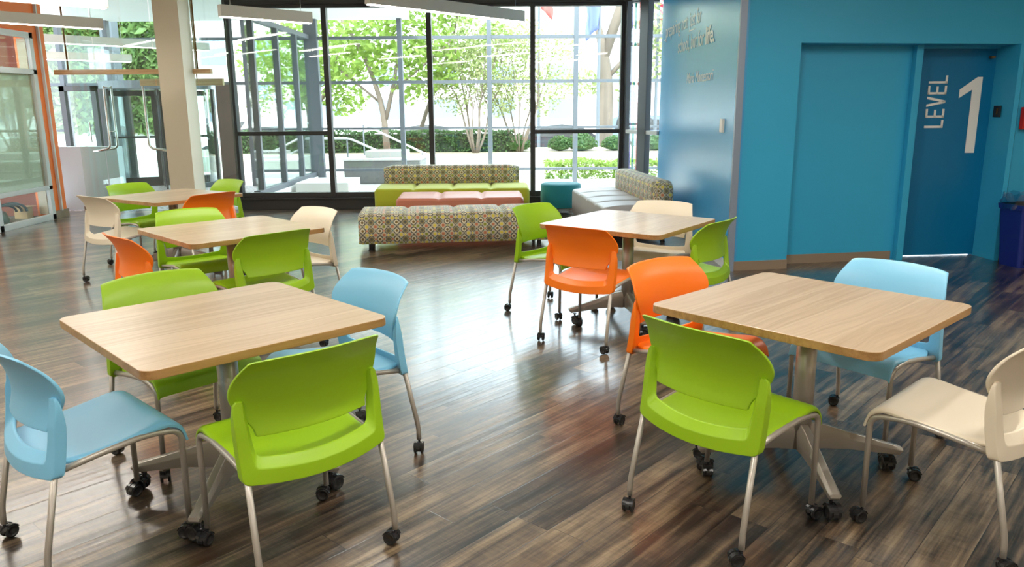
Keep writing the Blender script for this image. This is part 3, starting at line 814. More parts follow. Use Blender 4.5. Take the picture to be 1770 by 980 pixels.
# ------------------------------------------------------------------ vestibule and outer frame
YO = 16.1
struct('floor_vestibule', MB().box(-11.5, -4.05, 12.2, 19.0, -.12, 0), None or mat('vestibule_brick', S(150, 142, 150), .6))
def brick_floor(m):
    n = NB(m); v = n.rot(n.coord(), R(45)); b = n.N.new('ShaderNodeTexBrick'); n.L.new(v, b.inputs['Vector']); b.inputs['Scale'].default_value = 4.
    b.inputs['Color1'].default_value = S(120, 108, 112); b.inputs['Color2'].default_value = S(176, 160, 158); b.inputs['Mortar'].default_value = S(214, 210, 210); b.inputs['Mortar Size'].default_value = .03
    n.L.new(b.outputs[0], n.b.inputs['Base Color'])
brick_floor(bpy.data.materials['vestibule_brick'])
struct('ceiling_vestibule', MB().box(-11.5, -2.0, 12.35, 16.3, 3.24, 3.5), M['ceil'])
# outer curtain wall: bays between its grey mullions
xs = [-10.8, -8.9, -7.95, -6.15, -5.2, -3.93, -2.18, -.42, 1.30, 3.05, 4.8]
zs = [(.30, .05), (1.13, .045), (2.03, .06), (2.88, .06)]
for i in range(len(xs) - 1):
    a, b = xs[i], xs[i + 1]; w = empty('window_%d' % (6 + i), (a, YO, 0)); w['kind'] = 'structure'
    wd = .045 if a > -4 or a < -5.5 else .08
    if abs(a + 3.93) < .01: wd = .13
    if i != 3: MB().box(-wd, wd, -.06, .08, 0 if a < -3 else -.3, 3.6).build('mullion', M['frame2'], w, bevel=.004)
    for z_, t_ in zs:
        if i in (2, 3, 1) and z_ < 1.9: continue
        MB().box(wd, b - a - .045, -.04, .05, z_ - t_ / 2, z_ + t_ / 2).build('transom', M['frame2'], w)
    if a < -4 and i not in (2,): MB().box(wd, b - a - .045, -.005, .005, 2.06 if i in (1, 3) else .33, 2.85).build('pane', M['glass'], w)
# glazed side of the vestibule running out from the window wall
w = empty('window_16', (-4.0, 12.34, 0)); w['kind'] = 'structure'
L_ = YO - 12.34
MB().box(-.05, .05, 0, L_, .18, .27).build('sill', M['frame2'], w, bevel=.003)
MB().box(-.05, .05, 0, L_, 2.86, 2.94).build('head', M['frame2'], w)
for y_ in (.25, 1.55, 2.75): MB().box(-.05, .05, y_ - .04, y_ + .04, .27, 2.86).build('mullion', M['frame2'], w)
MB().box(-.006, .006, 0, L_, .27, 2.86).build('pane', M['green_glass'], w)
struct('trim_vestibule_curb', MB().box(-4.05, -3.93, 12.34, YO, -.1, .18), M['white_stone'])
# revolving door
t = empty('revolving_door', (-7.07, 16.1, 0)); tag(t, 'revolving door with a round dark header beyond the glass partition', 'door')
RR = 1.0
def cyl_arc(r0, r1, a0, a1, z0, z1, n=24):
    me = MB(); rows = []
    for k in range(n + 1):
        a = R(lerp(a0, a1, k / n)); c_, s_ = math.cos(a), math.sin(a)
        rows.append([(r0 * c_, r0 * s_, z0), (r1 * c_, r1 * s_, z0), (r1 * c_, r1 * s_, z1), (r0 * c_, r0 * s_, z1)])
    me.grid(rows, close=True); me.add(rows[0], [(0, 1, 2, 3)]); me.add(rows[-1], [(0, 1, 2, 3)]); return me
cyl_arc(.02, RR + .03, 0, 359.9, 1.93, 2.07, 48).build('canopy', M['frame2'], t)
for a0, a1 in ((150, 225), (-45, 30)):
    cyl_arc(RR - .01, RR, a0, a1, .1, 1.93).build('curved_glass', M['green_glass'], t, smooth=False)
    cyl_arc(RR - .03, RR + .02, a0, a1, 0, .1).build('curved_sill', M['frame2'], t)
    for a in (a0, a1):
        x_, y_ = RR * math.cos(R(a)), RR * math.sin(R(a)); MB().box(x_ - .08, x_ + .08, y_ - .05, y_ + .04, 0, 1.93).build('post', M['frame'], t)
MB().lathe([(.035, 0), (.035, 1.93)], seg=16).build('shaft', M['frame'], t)
for k in range(4):
    a = R(25 + 90 * k); wg = MB(); e = (RR - .04)
    P0 = (.04 * math.cos(a), .04 * math.sin(a)); P1 = (e * math.cos(a), e * math.sin(a))
    wf = MB(); wf.bar(P0, (.12 * math.cos(a), .12 * math.sin(a)), .04, .02, 1.9); wf.bar(((e - .09) * math.cos(a), (e - .09) * math.sin(a)), P1, .04, .02, 1.9)
    wf.bar(P0, P1, .035, .02, .20); wf.bar(P0, P1, .035, 1.80, 1.9); wf.bar(P0, P1, .03, .98, 1.02)
    leaf = wf.build('door_leaf', M['frame'], t)
    MB().bar(P0, P1, .008, .2, 1.8).build('glass', M['glass'], leaf)
# dark side door frame, left of the revolving door
t = empty('side_door', (-8.62, 16.02, 0)); tag(t, 'dark framed glass side door left of the revolving door', 'door')
me = MB(); me.box(-.32, -.22, -.06, .06, 0, 2.0); me.box(.30, .40, -.06, .06, 0, 2.0); me.box(-.32, .40, -.06, .06, 1.9, 2.0); me.box(-.22, .30, -.03, .03, 0, .22); me.build('frame', M['frame'], t)
MB().box(-.22, .30, -.006, .006, .22, 1.9).build('pane', M['glass'], t)
MB().tube([(.22, -.08, .9), (.22, -.08, 1.3)], .012, 8).build('handle', M['steel'], t)
# dark reddish wall slab right of the revolving door
struct('wall_vestibule_right', MB().box(-5.80, -5.50, 15.85, 16.25, 0, 2.0), mat('reddish_stone', S(78, 54, 48), .6, bump=(20, .2), var=.15))
# low white parapet at the left of the vestibule
struct('wall_vestibule_low', MB().box(-7.1, -6.12, 12.32, 12.5, 0, .98), wall_paint('cool_white_panel', S(204, 216, 220), .5))
o = MB().box(-.22, .22, -.2, .2, 0, .42).build('planter_box', M['dark_concrete'], None, bevel=.01); o.location = (-8.0, 15.3, 0)
tag(o, 'low grey box on the vestibule floor left of the revolving door', 'planter')

# ------------------------------------------------------------------ glass partition with hanging oak beam
YP = 11.95
t = empty('glass_partition', (0, YP, 0)); tag(t, 'frameless clear glass partition behind the white column', 'glass partition')
for a, b in ((-6.48, -6.12), (-6.10, -5.25), (-5.23, -4.62), (-4.60, -4.14)):
    MB().box(a, b, -.006, .006, .10 if a < -6.11 else .02, CZ).build('pane', M['green_glass'], t)
struct('baseboard_partition', MB().box(-6.50, -6.06, 11.88, 12.02, 0, .11), M['taupe'])
t = empty('hanging_beam', (-5.42, 11.72, 2.07)); tag(t, 'long light oak beam hanging on two rods before the glass partition', 'beam')
MB().box(-1.16, 1.10, -.045, .045, -.035, .035).build('plank', M['light_wood'], t, bevel=.004)
for x in (-.97, .90): MB().tube([(x, 0, .03), (x, 0, CZ - 2.07)], .012, 10).build('rod', M['brass'], t, smooth=True)
t = empty('hanging_beam', (-5.0, 12.9, 1.96)); tag(t, 'shorter oak beam behind the glass, right of the white column', 'beam')
MB().box(-.9, .42, -.04, .04, -.055, .05).build('plank', M['light_wood'], t, bevel=.004)
MB().tube([(.0, 0, .04), (.0, 0, 3.24 - 1.96)], .01, 10).build('rod', M['brass'], t, smooth=True)
# bent steel pull handles
def pull(x, y, dirx, lab):
    t = empty('pull_handle', (x, y, 0)); tag(t, lab, 'door handle', 'steel pulls on the glass doors')
    for yy, o_ in ((-.05, 0.), (.07, .05)):
        pts = fillet([(0 + o_ * dirx, yy, 1.88), (0 + o_ * dirx, yy, .97), (-.26 * dirx, yy, .93)], .08, 7)
        MB().tube(pts, .015, 12).build('grip', M['steel'], t, smooth=True)
    for z_ in (1.86, 1.22): MB().tube([(0, -.05, z_), (.05 * dirx, .07, z_)], .009, 8).build('spacer', M['steel'], t, smooth=True)
pull(-6.0, YP, 1, 'bent steel pull handle left of the column, curving left')
pull(-5.42, YP, -1, 'bent steel pull handle disappearing behind the column, curving right')

# ------------------------------------------------------------------ column
t = MB().box(-4.93, -4.575, 11.35, 11.75, .10, CZ)
struct('column', t, M['col'], bevel=.004)
struct('baseboard_column', MB().box(-4.94, -4.565, 11.34, 11.76, 0, .10), M['taupe'])

# ------------------------------------------------------------------ left wall: orange, with a framed window
struct('wall_left', MB().box(-6.85, -6.62, 11.28, 11.62, 0, CZ).box(-6.85, -6.62, 9.90, 11.28, 2.60, CZ).box(-6.85, -6.62, 9.90, 9.98, 0, 2.60), M['orange_wall'])
struct('wall_left_near', MB().box(-6.85, -6.62, -4.0, 9.90, 0, CZ), M['beige_wall'])
struct('trim_left_edge', MB().box(-6.62, -6.585, 11.44, 11.47, .10, CZ), M['alum'])
struct('baseboard_left', MB().box(-6.62, -6.60, 11.24, 11.64, 0, .11), M['taupe'])
w = empty('window_17', (-6.62, 10.0, 0)); w['kind'] = 'structure'
y0, y1 = .0, 1.28
fr = MB(); X0, X1 = -.02, .035
fr.box(X0, X1, y0 - .02, y0 + .085, 0, 2.58); fr.box(X0, X1, y1 - .085, y1, 0, 2.58); fr.box(X0, X1, y0, y1, 0, .085); fr.box(X0, X1, y0, y1, 2.50, 2.58); fr.box(X0, X1, y0, y1, .43, .49); fr.box(X0, X1, y0, y1, 2.02, 2.09)
fr.build('frame', M['alum'], w, bevel=.004)
MB().box(-.14, -.02, y1 - .10, y1 - .085, .085, 2.5).box(-.14, -.02, y0 + .085, y0 + .10, .085, 2.5).build('reveal', M['tan_reveal'], w)
for z0_, z1_ in ((.085, .43), (.49, 2.02), (2.09, 2.50)): MB().box(-.004, .004, y0 + .085, y1 - .085, z0_, z1_).build('pane', M['glass'], w)
m = mat('woven_shade', S(196, 198, 172), .8); n = NB(m); v = n.coord(); tt = n.noise(v, 60., 3.); n.L.new(n.mix(tt, S(186, 188, 162), S(214, 214, 190)), n.b.inputs['Base Color'])
o = MB().box(-6.665, -6.655, 10.10, 11.19, .47, 2.10).build('roller_shade', m, None)
tag(o, 'grey green woven roller shade drawn behind the left window', 'shade')
# the room behind the left window
struct('wall_office', MB().box(-9.2, -9.0, 8.0, 11.74, 0, 2.9).box(-9.0, -6.86, 11.62, 11.74, 0, 2.9), mat('office_rust_paint', S(128, 56, 28), .6, bump=(60, .02), var=.03))
struct('floor_office', MB().box(-9.0, -6.86, 8.0, 11.62, -.1, .0), M['dark_concrete'])
ld = bpy.data.lights.new('office_fill_light', 'AREA'); ld.shape = 'RECTANGLE'; ld.size = 1.2; ld.size_y = .6; ld.energy = 7; ld.color = (1, .92, .8)  # unseen area light added to brighten the room behind the left window
lo = bpy.data.objects.new('office_fill_light', ld); COL.objects.link(lo); lo.location = (-7.8, 10.7, 2.85)
struct('ceiling_office', MB().box(-9.2, -6.86, 8.0, 11.74, 2.9, 3.0), M['ceil'])
o = MB()
for k in range(3): o.tube([(-.32 + .32 * math.cos(R(a_)) * (1 - .12 * k), .05 * k, .16 + .14 * math.sin(R(a_)) * (1 - .1 * k)) for a_ in range(0, 181, 15)], .018, 8)
o = o.build('coiled_cable', M['black'], None, smooth=True); o.location = (-6.80, 10.95, 0); o.rotation_euler = (0, 0, R(82))
tag(o, 'coiled black cables on the floor behind the lower left window', 'cable')
me = MB(); me.box(-.09, .09, -.07, .07, 0, .01); me.box(-.09, -.085, -.07, .07, .01, .17); me.box(.085, .09, -.07, .07, .01, .17); me.box(-.085, .085, -.07, -.065, .01, .17); me.box(-.085, .085, .065, .07, .01, .17); me.box(.09, .15, -.07, .07, .165, .170)
o = me.build('cardboard_box', mat('cardboard', S(186, 150, 100), .8, bump=(60, .1), var=.06), None); o.location = (-6.90, 11.03, .05)
tag(o, 'small open cardboard box behind the lower left window', 'box')
o = MB().box(-.13, .13, -.28, .28, 0, .05); o = o.build('floor_mat', M['black'], None, bevel=.01); o.location = (-6.93, 10.85, 0)
tag(o, 'black folded mat under the cardboard box behind the lower left window', 'mat')
o = MB(); o.lathe([(.02, 0), (.17, .02), (.2, .10), (.15, .2), (.04, .25)], seg=20); o = o.build('black_bag', M['black'], None, smooth=True); o.location = (-6.90, 10.40, 0); o.scale = (.6, 1.3, 1)
tag(o, 'slumped black bag behind the lower left window', 'bag')

# ------------------------------------------------------------------ pendant lamps
def pendant(A, B, z, lab, group='linear pendant lamps', h=.14, w_=.085, lit=True):
    A = Vector(A); B = Vector(B); L_ = (B - A).length; an = math.atan2(B.y - A.y, B.x - A.x)
    t = empty('linear_pendant', (A.x, A.y, z), an); tag(t, lab, 'lamp', group)
    me = MB(); me.box(0, L_, -w_ / 2, w_ / 2, .006, h); me.build('housing', M['lamp_body'], t, bevel=.003)
    MB().box(.02, L_ - .02, -w_ / 2 + .008, w_ / 2 - .008, -.004, .008).build('diffuser', M['lamp_on'], t)
    for x in (.14, L_ - .14): MB().tube([(x, 0, h), (x, 0, (CZ if A.y < 12 else 3.24) - z)], .0025, 6).build('suspension_cable', M['steel'], t)
    return t
D48 = Vector((math.cos(R(48)), math.sin(R(48))))
def along(B, L_): B = Vector(B); return B - D48 * L_
pendant(along((-5.52, 11.11), 2.6), (-5.52, 11.11), 2.6, 'linear pendant lamp crossing the orange wall, its underside lit')
pendant(along((-4.42, 9.05), 2.4), (-4.42, 9.05), 2.62, 'nearest linear pendant lamp at the top left corner')
pendant((-3.43, 9.72), (-2.56, 10.57), 2.6, 'short linear pendant lamp before the second window bay')
pendant((-1.50, 8.68), (.16, 10.59), 2.6, 'linear pendant lamp in the top middle, before the tall windows')
pendant((-7.9, 13.2), (-5.75, 15.55), 2.62, 'linear pendant lamp beyond the glass, left of the column, upper one')
pendant((-8.6, 14.2), (-7.25, 15.55), 2.42, 'linear pendant lamp beyond the glass, left of the column, lower one')
# pendants added out of view to light the room, on the same diagonal
k = 0
for x, y in ((-4.6, 4.6), (-1.6, 5.6), (1.2, 4.8), (-3.2, 1.0), (-.2, 1.8), (2.6, 2.2), (4.4, 4.6), (-2.0, -2.0), (1.4, -1.6), (4.6, -.4), (-5.0, 8.0), (-4.9, 2.4)):
    A = Vector((x, y)) - D48 * 1.1; B = Vector((x, y)) + D48 * 1.1; k += 1
    t = pendant(A, B, 2.95, 'added linear pendant lamp lighting the seating area out of the view')
    ld = bpy.data.lights.new('pendant_fill_light', 'AREA'); ld.shape = 'RECTANGLE'; ld.size = 2.1; ld.size_y = .08; ld.energy = 33; ld.color = (1, .94, .86)
    lo = bpy.data.objects.new('pendant_fill_light', ld); COL.objects.link(lo); lo.parent = t; lo.location = (1.1, 0, -.012)
for t in [o for o in bpy.data.objects if o.get('label', '').endswith('out of the view')]: t['group'] = 'added pendant lamps lighting the seating area'

# ------------------------------------------------------------------ outside
struct('ground', MB().box(-60, 60, 19.0, 24.0, -.3, -.02).box(-4.05, 60, 12.34, 19.0, -.3, -.02).box(-60, -11.5, 12.34, 19.0, -.3, -.02), mat('pale_paving', S(196, 192, 184), .8, bump=(10, .2), var=.06))
struct('road', MB().box(-80, 80, 24.0, 58, -.8, -.62), mat('bright_street', S(170, 170, 170), .8, bump=(10, .2), var=.05))
struct('path_far', MB().box(-80, 80, 44, 58, -.62, -.5), M['concrete'])
o = MB().box(-1.0, 14, 20.0, 20.3, -.02, .36).build('retaining_wall', mat('brick_retaining', S(176, 166, 156), .8, bump=(30, .4), var=.12), None); tag(o, 'low masonry wall in front of the clipped hedge outside', 'wall')
o = MB().box(-8.0, -1.0, 20.0, 20.3, -.02, .36).build('retaining_wall', M['concrete'], None); tag(o, 'smooth pale concrete wall in front of the hedge outside, left stretch', 'wall')
# concrete planter and steps block
t = empty('concrete_planter', (-3.45, 15.2, 0)); tag(t, 'grey concrete planter block outside the second window bay', 'planter')
MB().box(-.05, 1.55, 1.3, 2.6, -.02, .46).build('body', M['dark_concrete'], t, bevel=.02); MB().box(-.07, 1.57, 1.28, 2.62, .46, .50).build('coping', M['white_stone'], t, bevel=.01)
MB().box(.35, 1.2, 1.6, 2.4, .50, .64).build('cap_block', M['concrete'], t, bevel=.01)
o = MB().box(-.5, .45, -.6, .5, -.02, .24).build('stone_ledge', M['white_stone'], None, bevel=.01); o.location = (-3.35, 14.6, 0); tag(o, 'white stone ledge just outside the left window bays', 'ledge')
# stair handrails
def rail(pts, posts, lab, loc):
    t = empty('stair_handrail', loc); tag(t, lab, 'handrail', 'outdoor stair handrails')
    MB().tube(fillet(pts, .12, 4), .024, 8).build('rail', M['alum'], t, smooth=True)
    for p_ in posts: MB().tube([(p_[0], p_[1], -.02), p_], .018, 8).build('post', M['frame2'], t, smooth=True)
rail([(-1.3, 0, .86), (-.3, 0, .86), (1.0, 0, .28), (1.6, 0, .1)], [(-1.2, 0, .86), (-.35, 0, .86), (1.0, 0, .28)], 'sloping steel handrail behind the concrete planter, front one', (-3.4, 18.2, 0))
rail([(-1.3, 0, 1.18), (0.0, 0, 1.18), (1.5, 0, .45), (2.2, 0, .2)], [(-1.0, 0, 1.18), (.05, 0, 1.16), (1.45, 0, .47)], 'sloping steel handrail behind the concrete planter, rear one', (-3.6, 19.2, 0))

def leaf_mat(name, col, col2):
    m = bpy.data.materials.new(name); m.use_nodes = True; n = NB(m)
    g = n.N.new('ShaderNodeNewGeometry'); h = g.outputs['Random Per Island']
    n.L.new(n.mix(h, col, col2), n.b.inputs['Base Color']); n.b.inputs['Roughness'].default_value = .5
    n.b.inputs['Transmission Weight'].default_value = 0
    tr = n.N.new('ShaderNodeBsdfTranslucent'); n.L.new(n.mix(h, col, col2), tr.inputs[0]); mx = n.N.new('ShaderNodeMixShader'); mx.inputs[0].default_value = .45
    out = [q for q in n.N if q.type == 'OUTPUT_MATERIAL'][0]; n.L.new(n.b.outputs[0], mx.inputs[1]); n.L.new(tr.outputs[0], mx.inputs[2]); n.L.new(mx.outputs[0], out.inputs[0])
    return m
M['leaf'] = leaf_mat('leaf_yellow_green', S(104, 134, 46), S(140, 164, 76))
M['leaf_pale'] = leaf_mat('leaf_pale', S(122, 138, 78), S(164, 168, 118))
M['leaf_dark'] = leaf_mat('leaf_hedge', S(54, 88, 48), S(96, 128, 74))
M['ivy'] = leaf_mat('leaf_ivy', S(84, 118, 58), S(132, 158, 92))

def leaves(n, sampler, size, rng):
    me = MB(); vs = me.v; fs = me.f
    for _ in range(n):
        p = sampler(rng); s = size * rng.uniform(.6, 1.3)
        a = Vector((rng.gauss(0, 1), rng.gauss(0, 1), rng.gauss(0, .7))).normalized(); b = a.cross(Vector((rng.gauss(0, 1), rng.gauss(0, 1), rng.gauss(0, 1)))).normalized()
        c = a.cross(b) * s * .18
        i = len(vs)
        vs += [tuple(p - a * s), tuple(p + b * s * .55 + c), tuple(p + a * s), tuple(p - b * s * .55 + c)]
        fs.append((i, i + 1, i + 2, i + 3)); me.mi.append(0)
    return me

def tree(name, lab, cat, loc, stems, blobs, n, size, leafm, group=None, seed=1):
    rng = random.Random(seed); t = empty(name, loc); tag(t, lab, cat, group)
    tr = MB()
    for pts, r0 in stems:
        k = len(pts); tr.tube(fillet(pts, .6, 3), [lerp(r0, r0 * .35, i / (len(fillet(pts, .6, 3)) - 1)) for i in range(len(fillet(pts, .6, 3)))], 8)
    tr.build('trunk', M['bark'], t, smooth=True)
    wsum = [b[3] ** 2 for b in blobs]
    def smp(rg):
        b = rg.choices(blobs, wsum)[0]
        d = Vector((rg.gauss(0, 1), rg.gauss(0, 1), rg.gauss(0, 1))).normalized() * (rg.random() ** .4) * b[3]
        return Vector((b[0] + d.x, b[1] + d.y, b[2] + d.z * .75))
    leaves(n, smp, size, rng).build('crown', leafm, t, fixn=False)
    return t
# young tree just behind the planter, big leaves
tree('maple_tree', 'leafy yellow-green young tree outside the second window bay', 'tree', (-3.25, 20.8, .34),
     [([(0, 0, 0), (-.05, 0, 1.2), (-.5, 0, 2.6), (-1.3, 0, 3.8)], .09), ([(0, 0, .9), (.35, 0, 2.2), (.5, .2, 4.2)], .06), ([(-.1, 0, 1.3), (-1.2, .2, 2.2), (-2.0, .1, 2.5)], .035), ([(.15, 0, 1.6), (1.1, 0, 2.3), (1.9, .1, 3.0)], .035)],
     [(-.9, 0, 2.5, 1.0), (-1.8, 0, 2.2, .8), (.3, 0, 2.4, 1.0), (1.2, 0, 2.6, .8), (-.3, 0, 3.2, 1.0), (.6, 0, 3.6, .8), (-1.9, .2, 3.4, .7), (-2.2, 0, 1.5, .5), (.7, 0, 1.6, .5), (1.5, 0, 1.9, .5), (1.6, .3, 3.9, .5)], 2600, .10, M['leaf'], seed=3)
tree('slender_tree', 'leaning slender tree between the maple and the multi-stemmed shrub tree', 'tree', (-2.75, 22.6, .33),
     [([(0, 0, 0), (.4, 0, 1.2), (1.1, 0, 2.8), (1.5, 0, 4.4)], .07), ([(.6, 0, 1.6), (1.7, 0, 2.7), (2.5, 0, 3.2)], .03)],
     [(.9, 0, 2.8, .9), (1.7, 0, 2.4, .8), (1.2, 0, 3.8, .8), (2.3, 0, 3.1, .6), (.5, 0, 1.9, .5), (2.2, 0, 4.2, .6)], 1400, .10, M['leaf'], seed=5)
for i, (x, y, lab) in enumerate(((-.95, 21.2, 'multi-stemmed small tree with sparse pale leaves, outside the middle bays'), (.25, 21.6, 'multi-stemmed small tree leaning right, left of the second last mullion'))):
    st = []; rg = random.Random(20 + i)
    for k in range(6):
        a = -1 + 2 * k / 5 + rg.uniform(-.15, .15); q = rg.uniform(-.5, .5); w_ = rg.uniform(-.18, .18)
        st.append(([(a * .06, q * .1, 0), (a * .28, q * .5, .55 + rg.uniform(-.1, .1)), (a * .55 + w_, q * .8, 1.25), (a * .80, q, 2.0 + rg.uniform(-.2, .2)), (a * 1.1 - w_, q * 1.3, 2.9)], rg.uniform(.022, .038)))
        st.append(([(a * .5 + w_ * .8, q * .75, 1.15), (a * .3 + w_, q * .5, 1.7), (a * .35 + w_ * 2, q * .3, 2.3)], .014))
    tree('serviceberry_tree', lab, 'tree', (x, y, .33), st, [(-1.0, 0, 1.75, .6), (0, 0, 2.2, .9), (1.0, 0, 1.8, .65), (-.5, 0, 1.35, .5), (.55, 0, 1.3, .5), (0, 0, 3.0, .8), (-1.0, .1, 2.7, .6), (1.1, .1, 2.7, .6)], 3400, .05, M['leaf_pale'], 'small trees behind the hedge', seed=30 + i)
tree('street_tree', 'tall forked street tree near the right corner of the windows', 'tree', (3.55, 30, -.6),
     [([(0, 0, 0), (0, 0, 3.2), (-.2, 0, 4.6), (-1.3, 0, 7.6)], .30), ([(-.1, 0, 3.9), (.8, 0, 6.6), (1.2, 0, 8.6)], .2), ([(-.1, 0, 3.0), (1.2, 0, 4.4), (2.2, 0, 5.2)], .09)],
     [(1.9, 0, 4.6, 1.1), (2.6, 0, 3.6, .9), (1.2, 0, 3.4, .8), (2.4, 0, 5.8, 1.1), (-.8, 0, 3.0, .7), (.9, 0, 2.6, .6)], 1700, .11, M['leaf_pale'], seed=41)
tree('dense_tree', 'green tree seen through the left vestibule glass', 'tree', (-6.2, 24.5, -.02),
     [([(0, 0, 0), (.1, 0, 1.5), (-.3, 0, 3.0), (-.6, 0, 4.8)], .12), ([(.05, 0, 1.2), (.8, 0, 2.4), (1.2, 0, 3.8)], .06)],
     [(0, 0, 2.4, 1.2), (-1.0, 0, 3.0, 1.1), (1.0, 0, 2.9, 1.1), (.3, 0, 3.9, 1.2), (1.2, 0, 1.8, .7), (-1.1, 0, 1.7, .7), (-.2, 0, 4.8, .9)], 3000, .10, M['leaf'], seed=51)

def hedge_leaves(x0, x1, y0, y1, z0, z1):
    def f(rg):
        k = rg.random()
        x = rg.uniform(x0, x1); y = rg.uniform(y0, y1); z = rg.uniform(z0, z1)
        if k < .45: y = y0 + rg.uniform(0, .06)
        elif k < .85: z = z1 - rg.uniform(0, .07) + .03 * math.sin(x * 5)
        return Vector((x, y, z))
    return f
rg = random.Random(9)
t = empty('clipped_hedge', (0, 0, 0)); tag(t, 'long clipped green hedge above the low wall outside', 'hedge')
MB().box(-7.5, .05, 21.7, 22.3, .34, .82).build('core', mat('hedge_core', S(36, 52, 34), .9, bump=(20, .6), var=.2), t)
leaves(5200, hedge_leaves(-7.6, .1, 21.62, 22.35, .34, .92), .045, rg).build('foliage', M['leaf_dark'], t, fixn=False)
o = MB().box(-20, 20, 20.3, 23.9, -.02, .34).build('planting_bed', mat('bed_soil', S(150, 140, 120), .9, bump=(20, .5), var=.1), None); tag(o, 'raised planting bed behind the low wall outside', 'planting bed')
places = ((.15, 'first round clipped shrub right of the long hedge'), (1.35, 'small round shrub outside the last window bay, its left one'), (1.95, 'wide round shrub outside the last window bay'), (2.85, 'round shrub in the last bay right of the widest one'), (3.95, 'round shrub in the last bay beside the right corner post'), (4.75, 'round shrub farthest right, half behind the corner post'))
for i, (x, lab) in enumerate(places):
    t = empty('round_shrub', (x, 21.9, .34)); tag(t, lab, 'shrub', 'clipped round shrubs behind the low wall'); rr = .30 if i in (1, 3) else .38
    def sh(rg_, rr=rr):
        d = Vector((rg_.gauss(0, 1), rg_.gauss(0, 1), rg_.gauss(0, 1))).normalized() * rr * rg_.uniform(.82, 1.05); return Vector((d.x * 1.15, d.y, abs(d.z) * 1.0 + .1))
    MB().lathe([(.02, 0), (rr * .8, .05), (rr * .9, rr * .5), (rr * .5, rr * .95), (.02, rr * 1.05)], seg=14).build('core', M['leaf_dark'], t, fixn=True)
    leaves(520, sh, .045, rg).build('foliage', M['leaf_dark'], t, fixn=False)
t = empty('ground_cover', (0, 0, 0)); tag(t, 'leafy ground cover just outside the right window bays', 'plants', kind='stuff')
leaves(2600, hedge_leaves(.75, 4.6, 17.3, 18.6, -.02, .34), .05, rg).build('foliage', M['leaf'], t, fixn=False)
t = empty('ivy', (0, 0, 0)); tag(t, 'ivy covering the wall left of the entrance', 'ivy', kind='stuff')
def ivyf(rg_): return Vector((rg_.uniform(-14.5, -8.1), 19.56 - abs(rg_.gauss(0, .08)), rg_.uniform(1.0, 5.2)))
leaves(9500, ivyf, .14, rg).build('foliage', M['ivy'], t, fixn=False)
o = MB().box(-17, -8.0, 19.6, 20.0, -.02, 5.5).build('ivy_wall', M['white_stone'], None); tag(o, 'pale outside wall overgrown with ivy, left of the entrance', 'wall')
# bright posts of the entrance canopy
o = MB().box(-.14, .14, -.14, .14, -.02, 3.9).build('canopy_pier', M['frame2'], None, bevel=.01); o.location = (-8.62, 17.6, 0); tag(o, 'dark square canopy pier beyond the side door', 'pier')

# parked cars
def car(name, lab, loc, rz, paint, kind):
    t = empty(name, loc, rz); tag(t, lab, 'car')
    if kind == 'sedan':
        pr = [(-2.3, .35), (-2.3, .85), (-1.75, .97), (-1.1, 1.36), (-.2, 1.44), (.55, 1.36), (1.25, .95), (2.1, .80), (2.3, .55), (2.3, .3)]
        gl = [(-1.6, .97), (-1.05, 1.31), (-.2, 1.38), (.5, 1.31), (1.1, .96)]
    else:
        pr = [(-2.25, .4), (-2.3, 1.0), (-2.1, 1.6), (-1.8, 1.72), (0, 1.74), (.5, 1.66), (1.1, 1.12), (2.1, .98), (2.3, .6), (2.3, .35)]
        gl = [(-2.0, 1.1), (-1.85, 1.60), (0, 1.64), (.45, 1.56), (.95, 1.12)]
    n = len(pr); rows = []
    for w_, k in ((-.88, 1), (.88, 1)):
        pass
    me = MB(); zmid = 1.0
    def wid(z_): return .90 if z_ < 1.0 else lerp(.88, .68, min(1, (z_ - 1.0) / .6))
    Lf = [(x, -wid(z_), z_) for x, z_ in pr]; Rt = [(x, wid(z_), z_) for x, z_ in pr]
    me.grid([Lf, Rt], close=True); me.add(Lf, [tuple(range(n))]); me.add(Rt, [tuple(range(n))])
    me.build('body', paint, t, bevel=.05, seg=3)
    for s in (-1, 1):
        g = MB(); P_ = [(x, s * (wid(z_) + .012), z_) for x, z_ in gl]; P2 = [(x, s * (wid(z_) - .03), z_) for x, z_ in gl]
        g.grid([P_, P2], close=True); g.add(P_, [tuple(range(len(gl)))]); g.add(P2, [tuple(range(len(gl)))]); g.build('side_window', M['black'], t)
        for x in (-1.45, 1.45):
            MB().lathe([(.05, -.1), (.33, -.1), (.34, -.06), (.34, .06), (.33, .1), (.2, .1), (.18, .07), (.05, .07)], c=(x, s * .84, .34), axis='y', seg=24).build('wheel', M['black'], t)
            MB().lathe([(.02, .0), (.2, .0), (.2, .012), (.02, .02)][::1], c=(x, s * (.84 + s * 0) + (-.115 if s < 0 else .10), .34), axis='y', seg=16).build('hubcap', M['steel'], t)
    for s in (-1, 1): MB().box(-2.34, -2.26, s * .62 - .16, s * .62 + .16, .68, .82).build('tail_light', M['red'], t, bevel=.02)
    return t
cw = mat('car_paint_white', S(225, 228, 230), .2, coat=1.0, bump=(20, .01)); cb = mat('car_paint_dark', S(30, 34, 42), .45, coat=.15, bump=(20, .01)); cg = mat('car_paint_silver_blue', S(96, 110, 130), .4, coat=.2, bump=(20, .01))
car('parked_car', 'white parked car seen through the vestibule glass', (-11.0, 33.5, -.62), R(178), cw, 'suv')
car('parked_car', 'dark parked car with red tail lights behind the hedge', (2.25, 33.2, -.62), R(3), cb, 'sedan')
car('parked_car', 'silver blue parked car outside the last window bay', (6.6, 36.5, -.62), R(2), cg, 'suv')
car('parked_car', 'white parked car half hidden by the young maple', (-4.2, 37.5, -.62), R(182), cw, 'sedan')

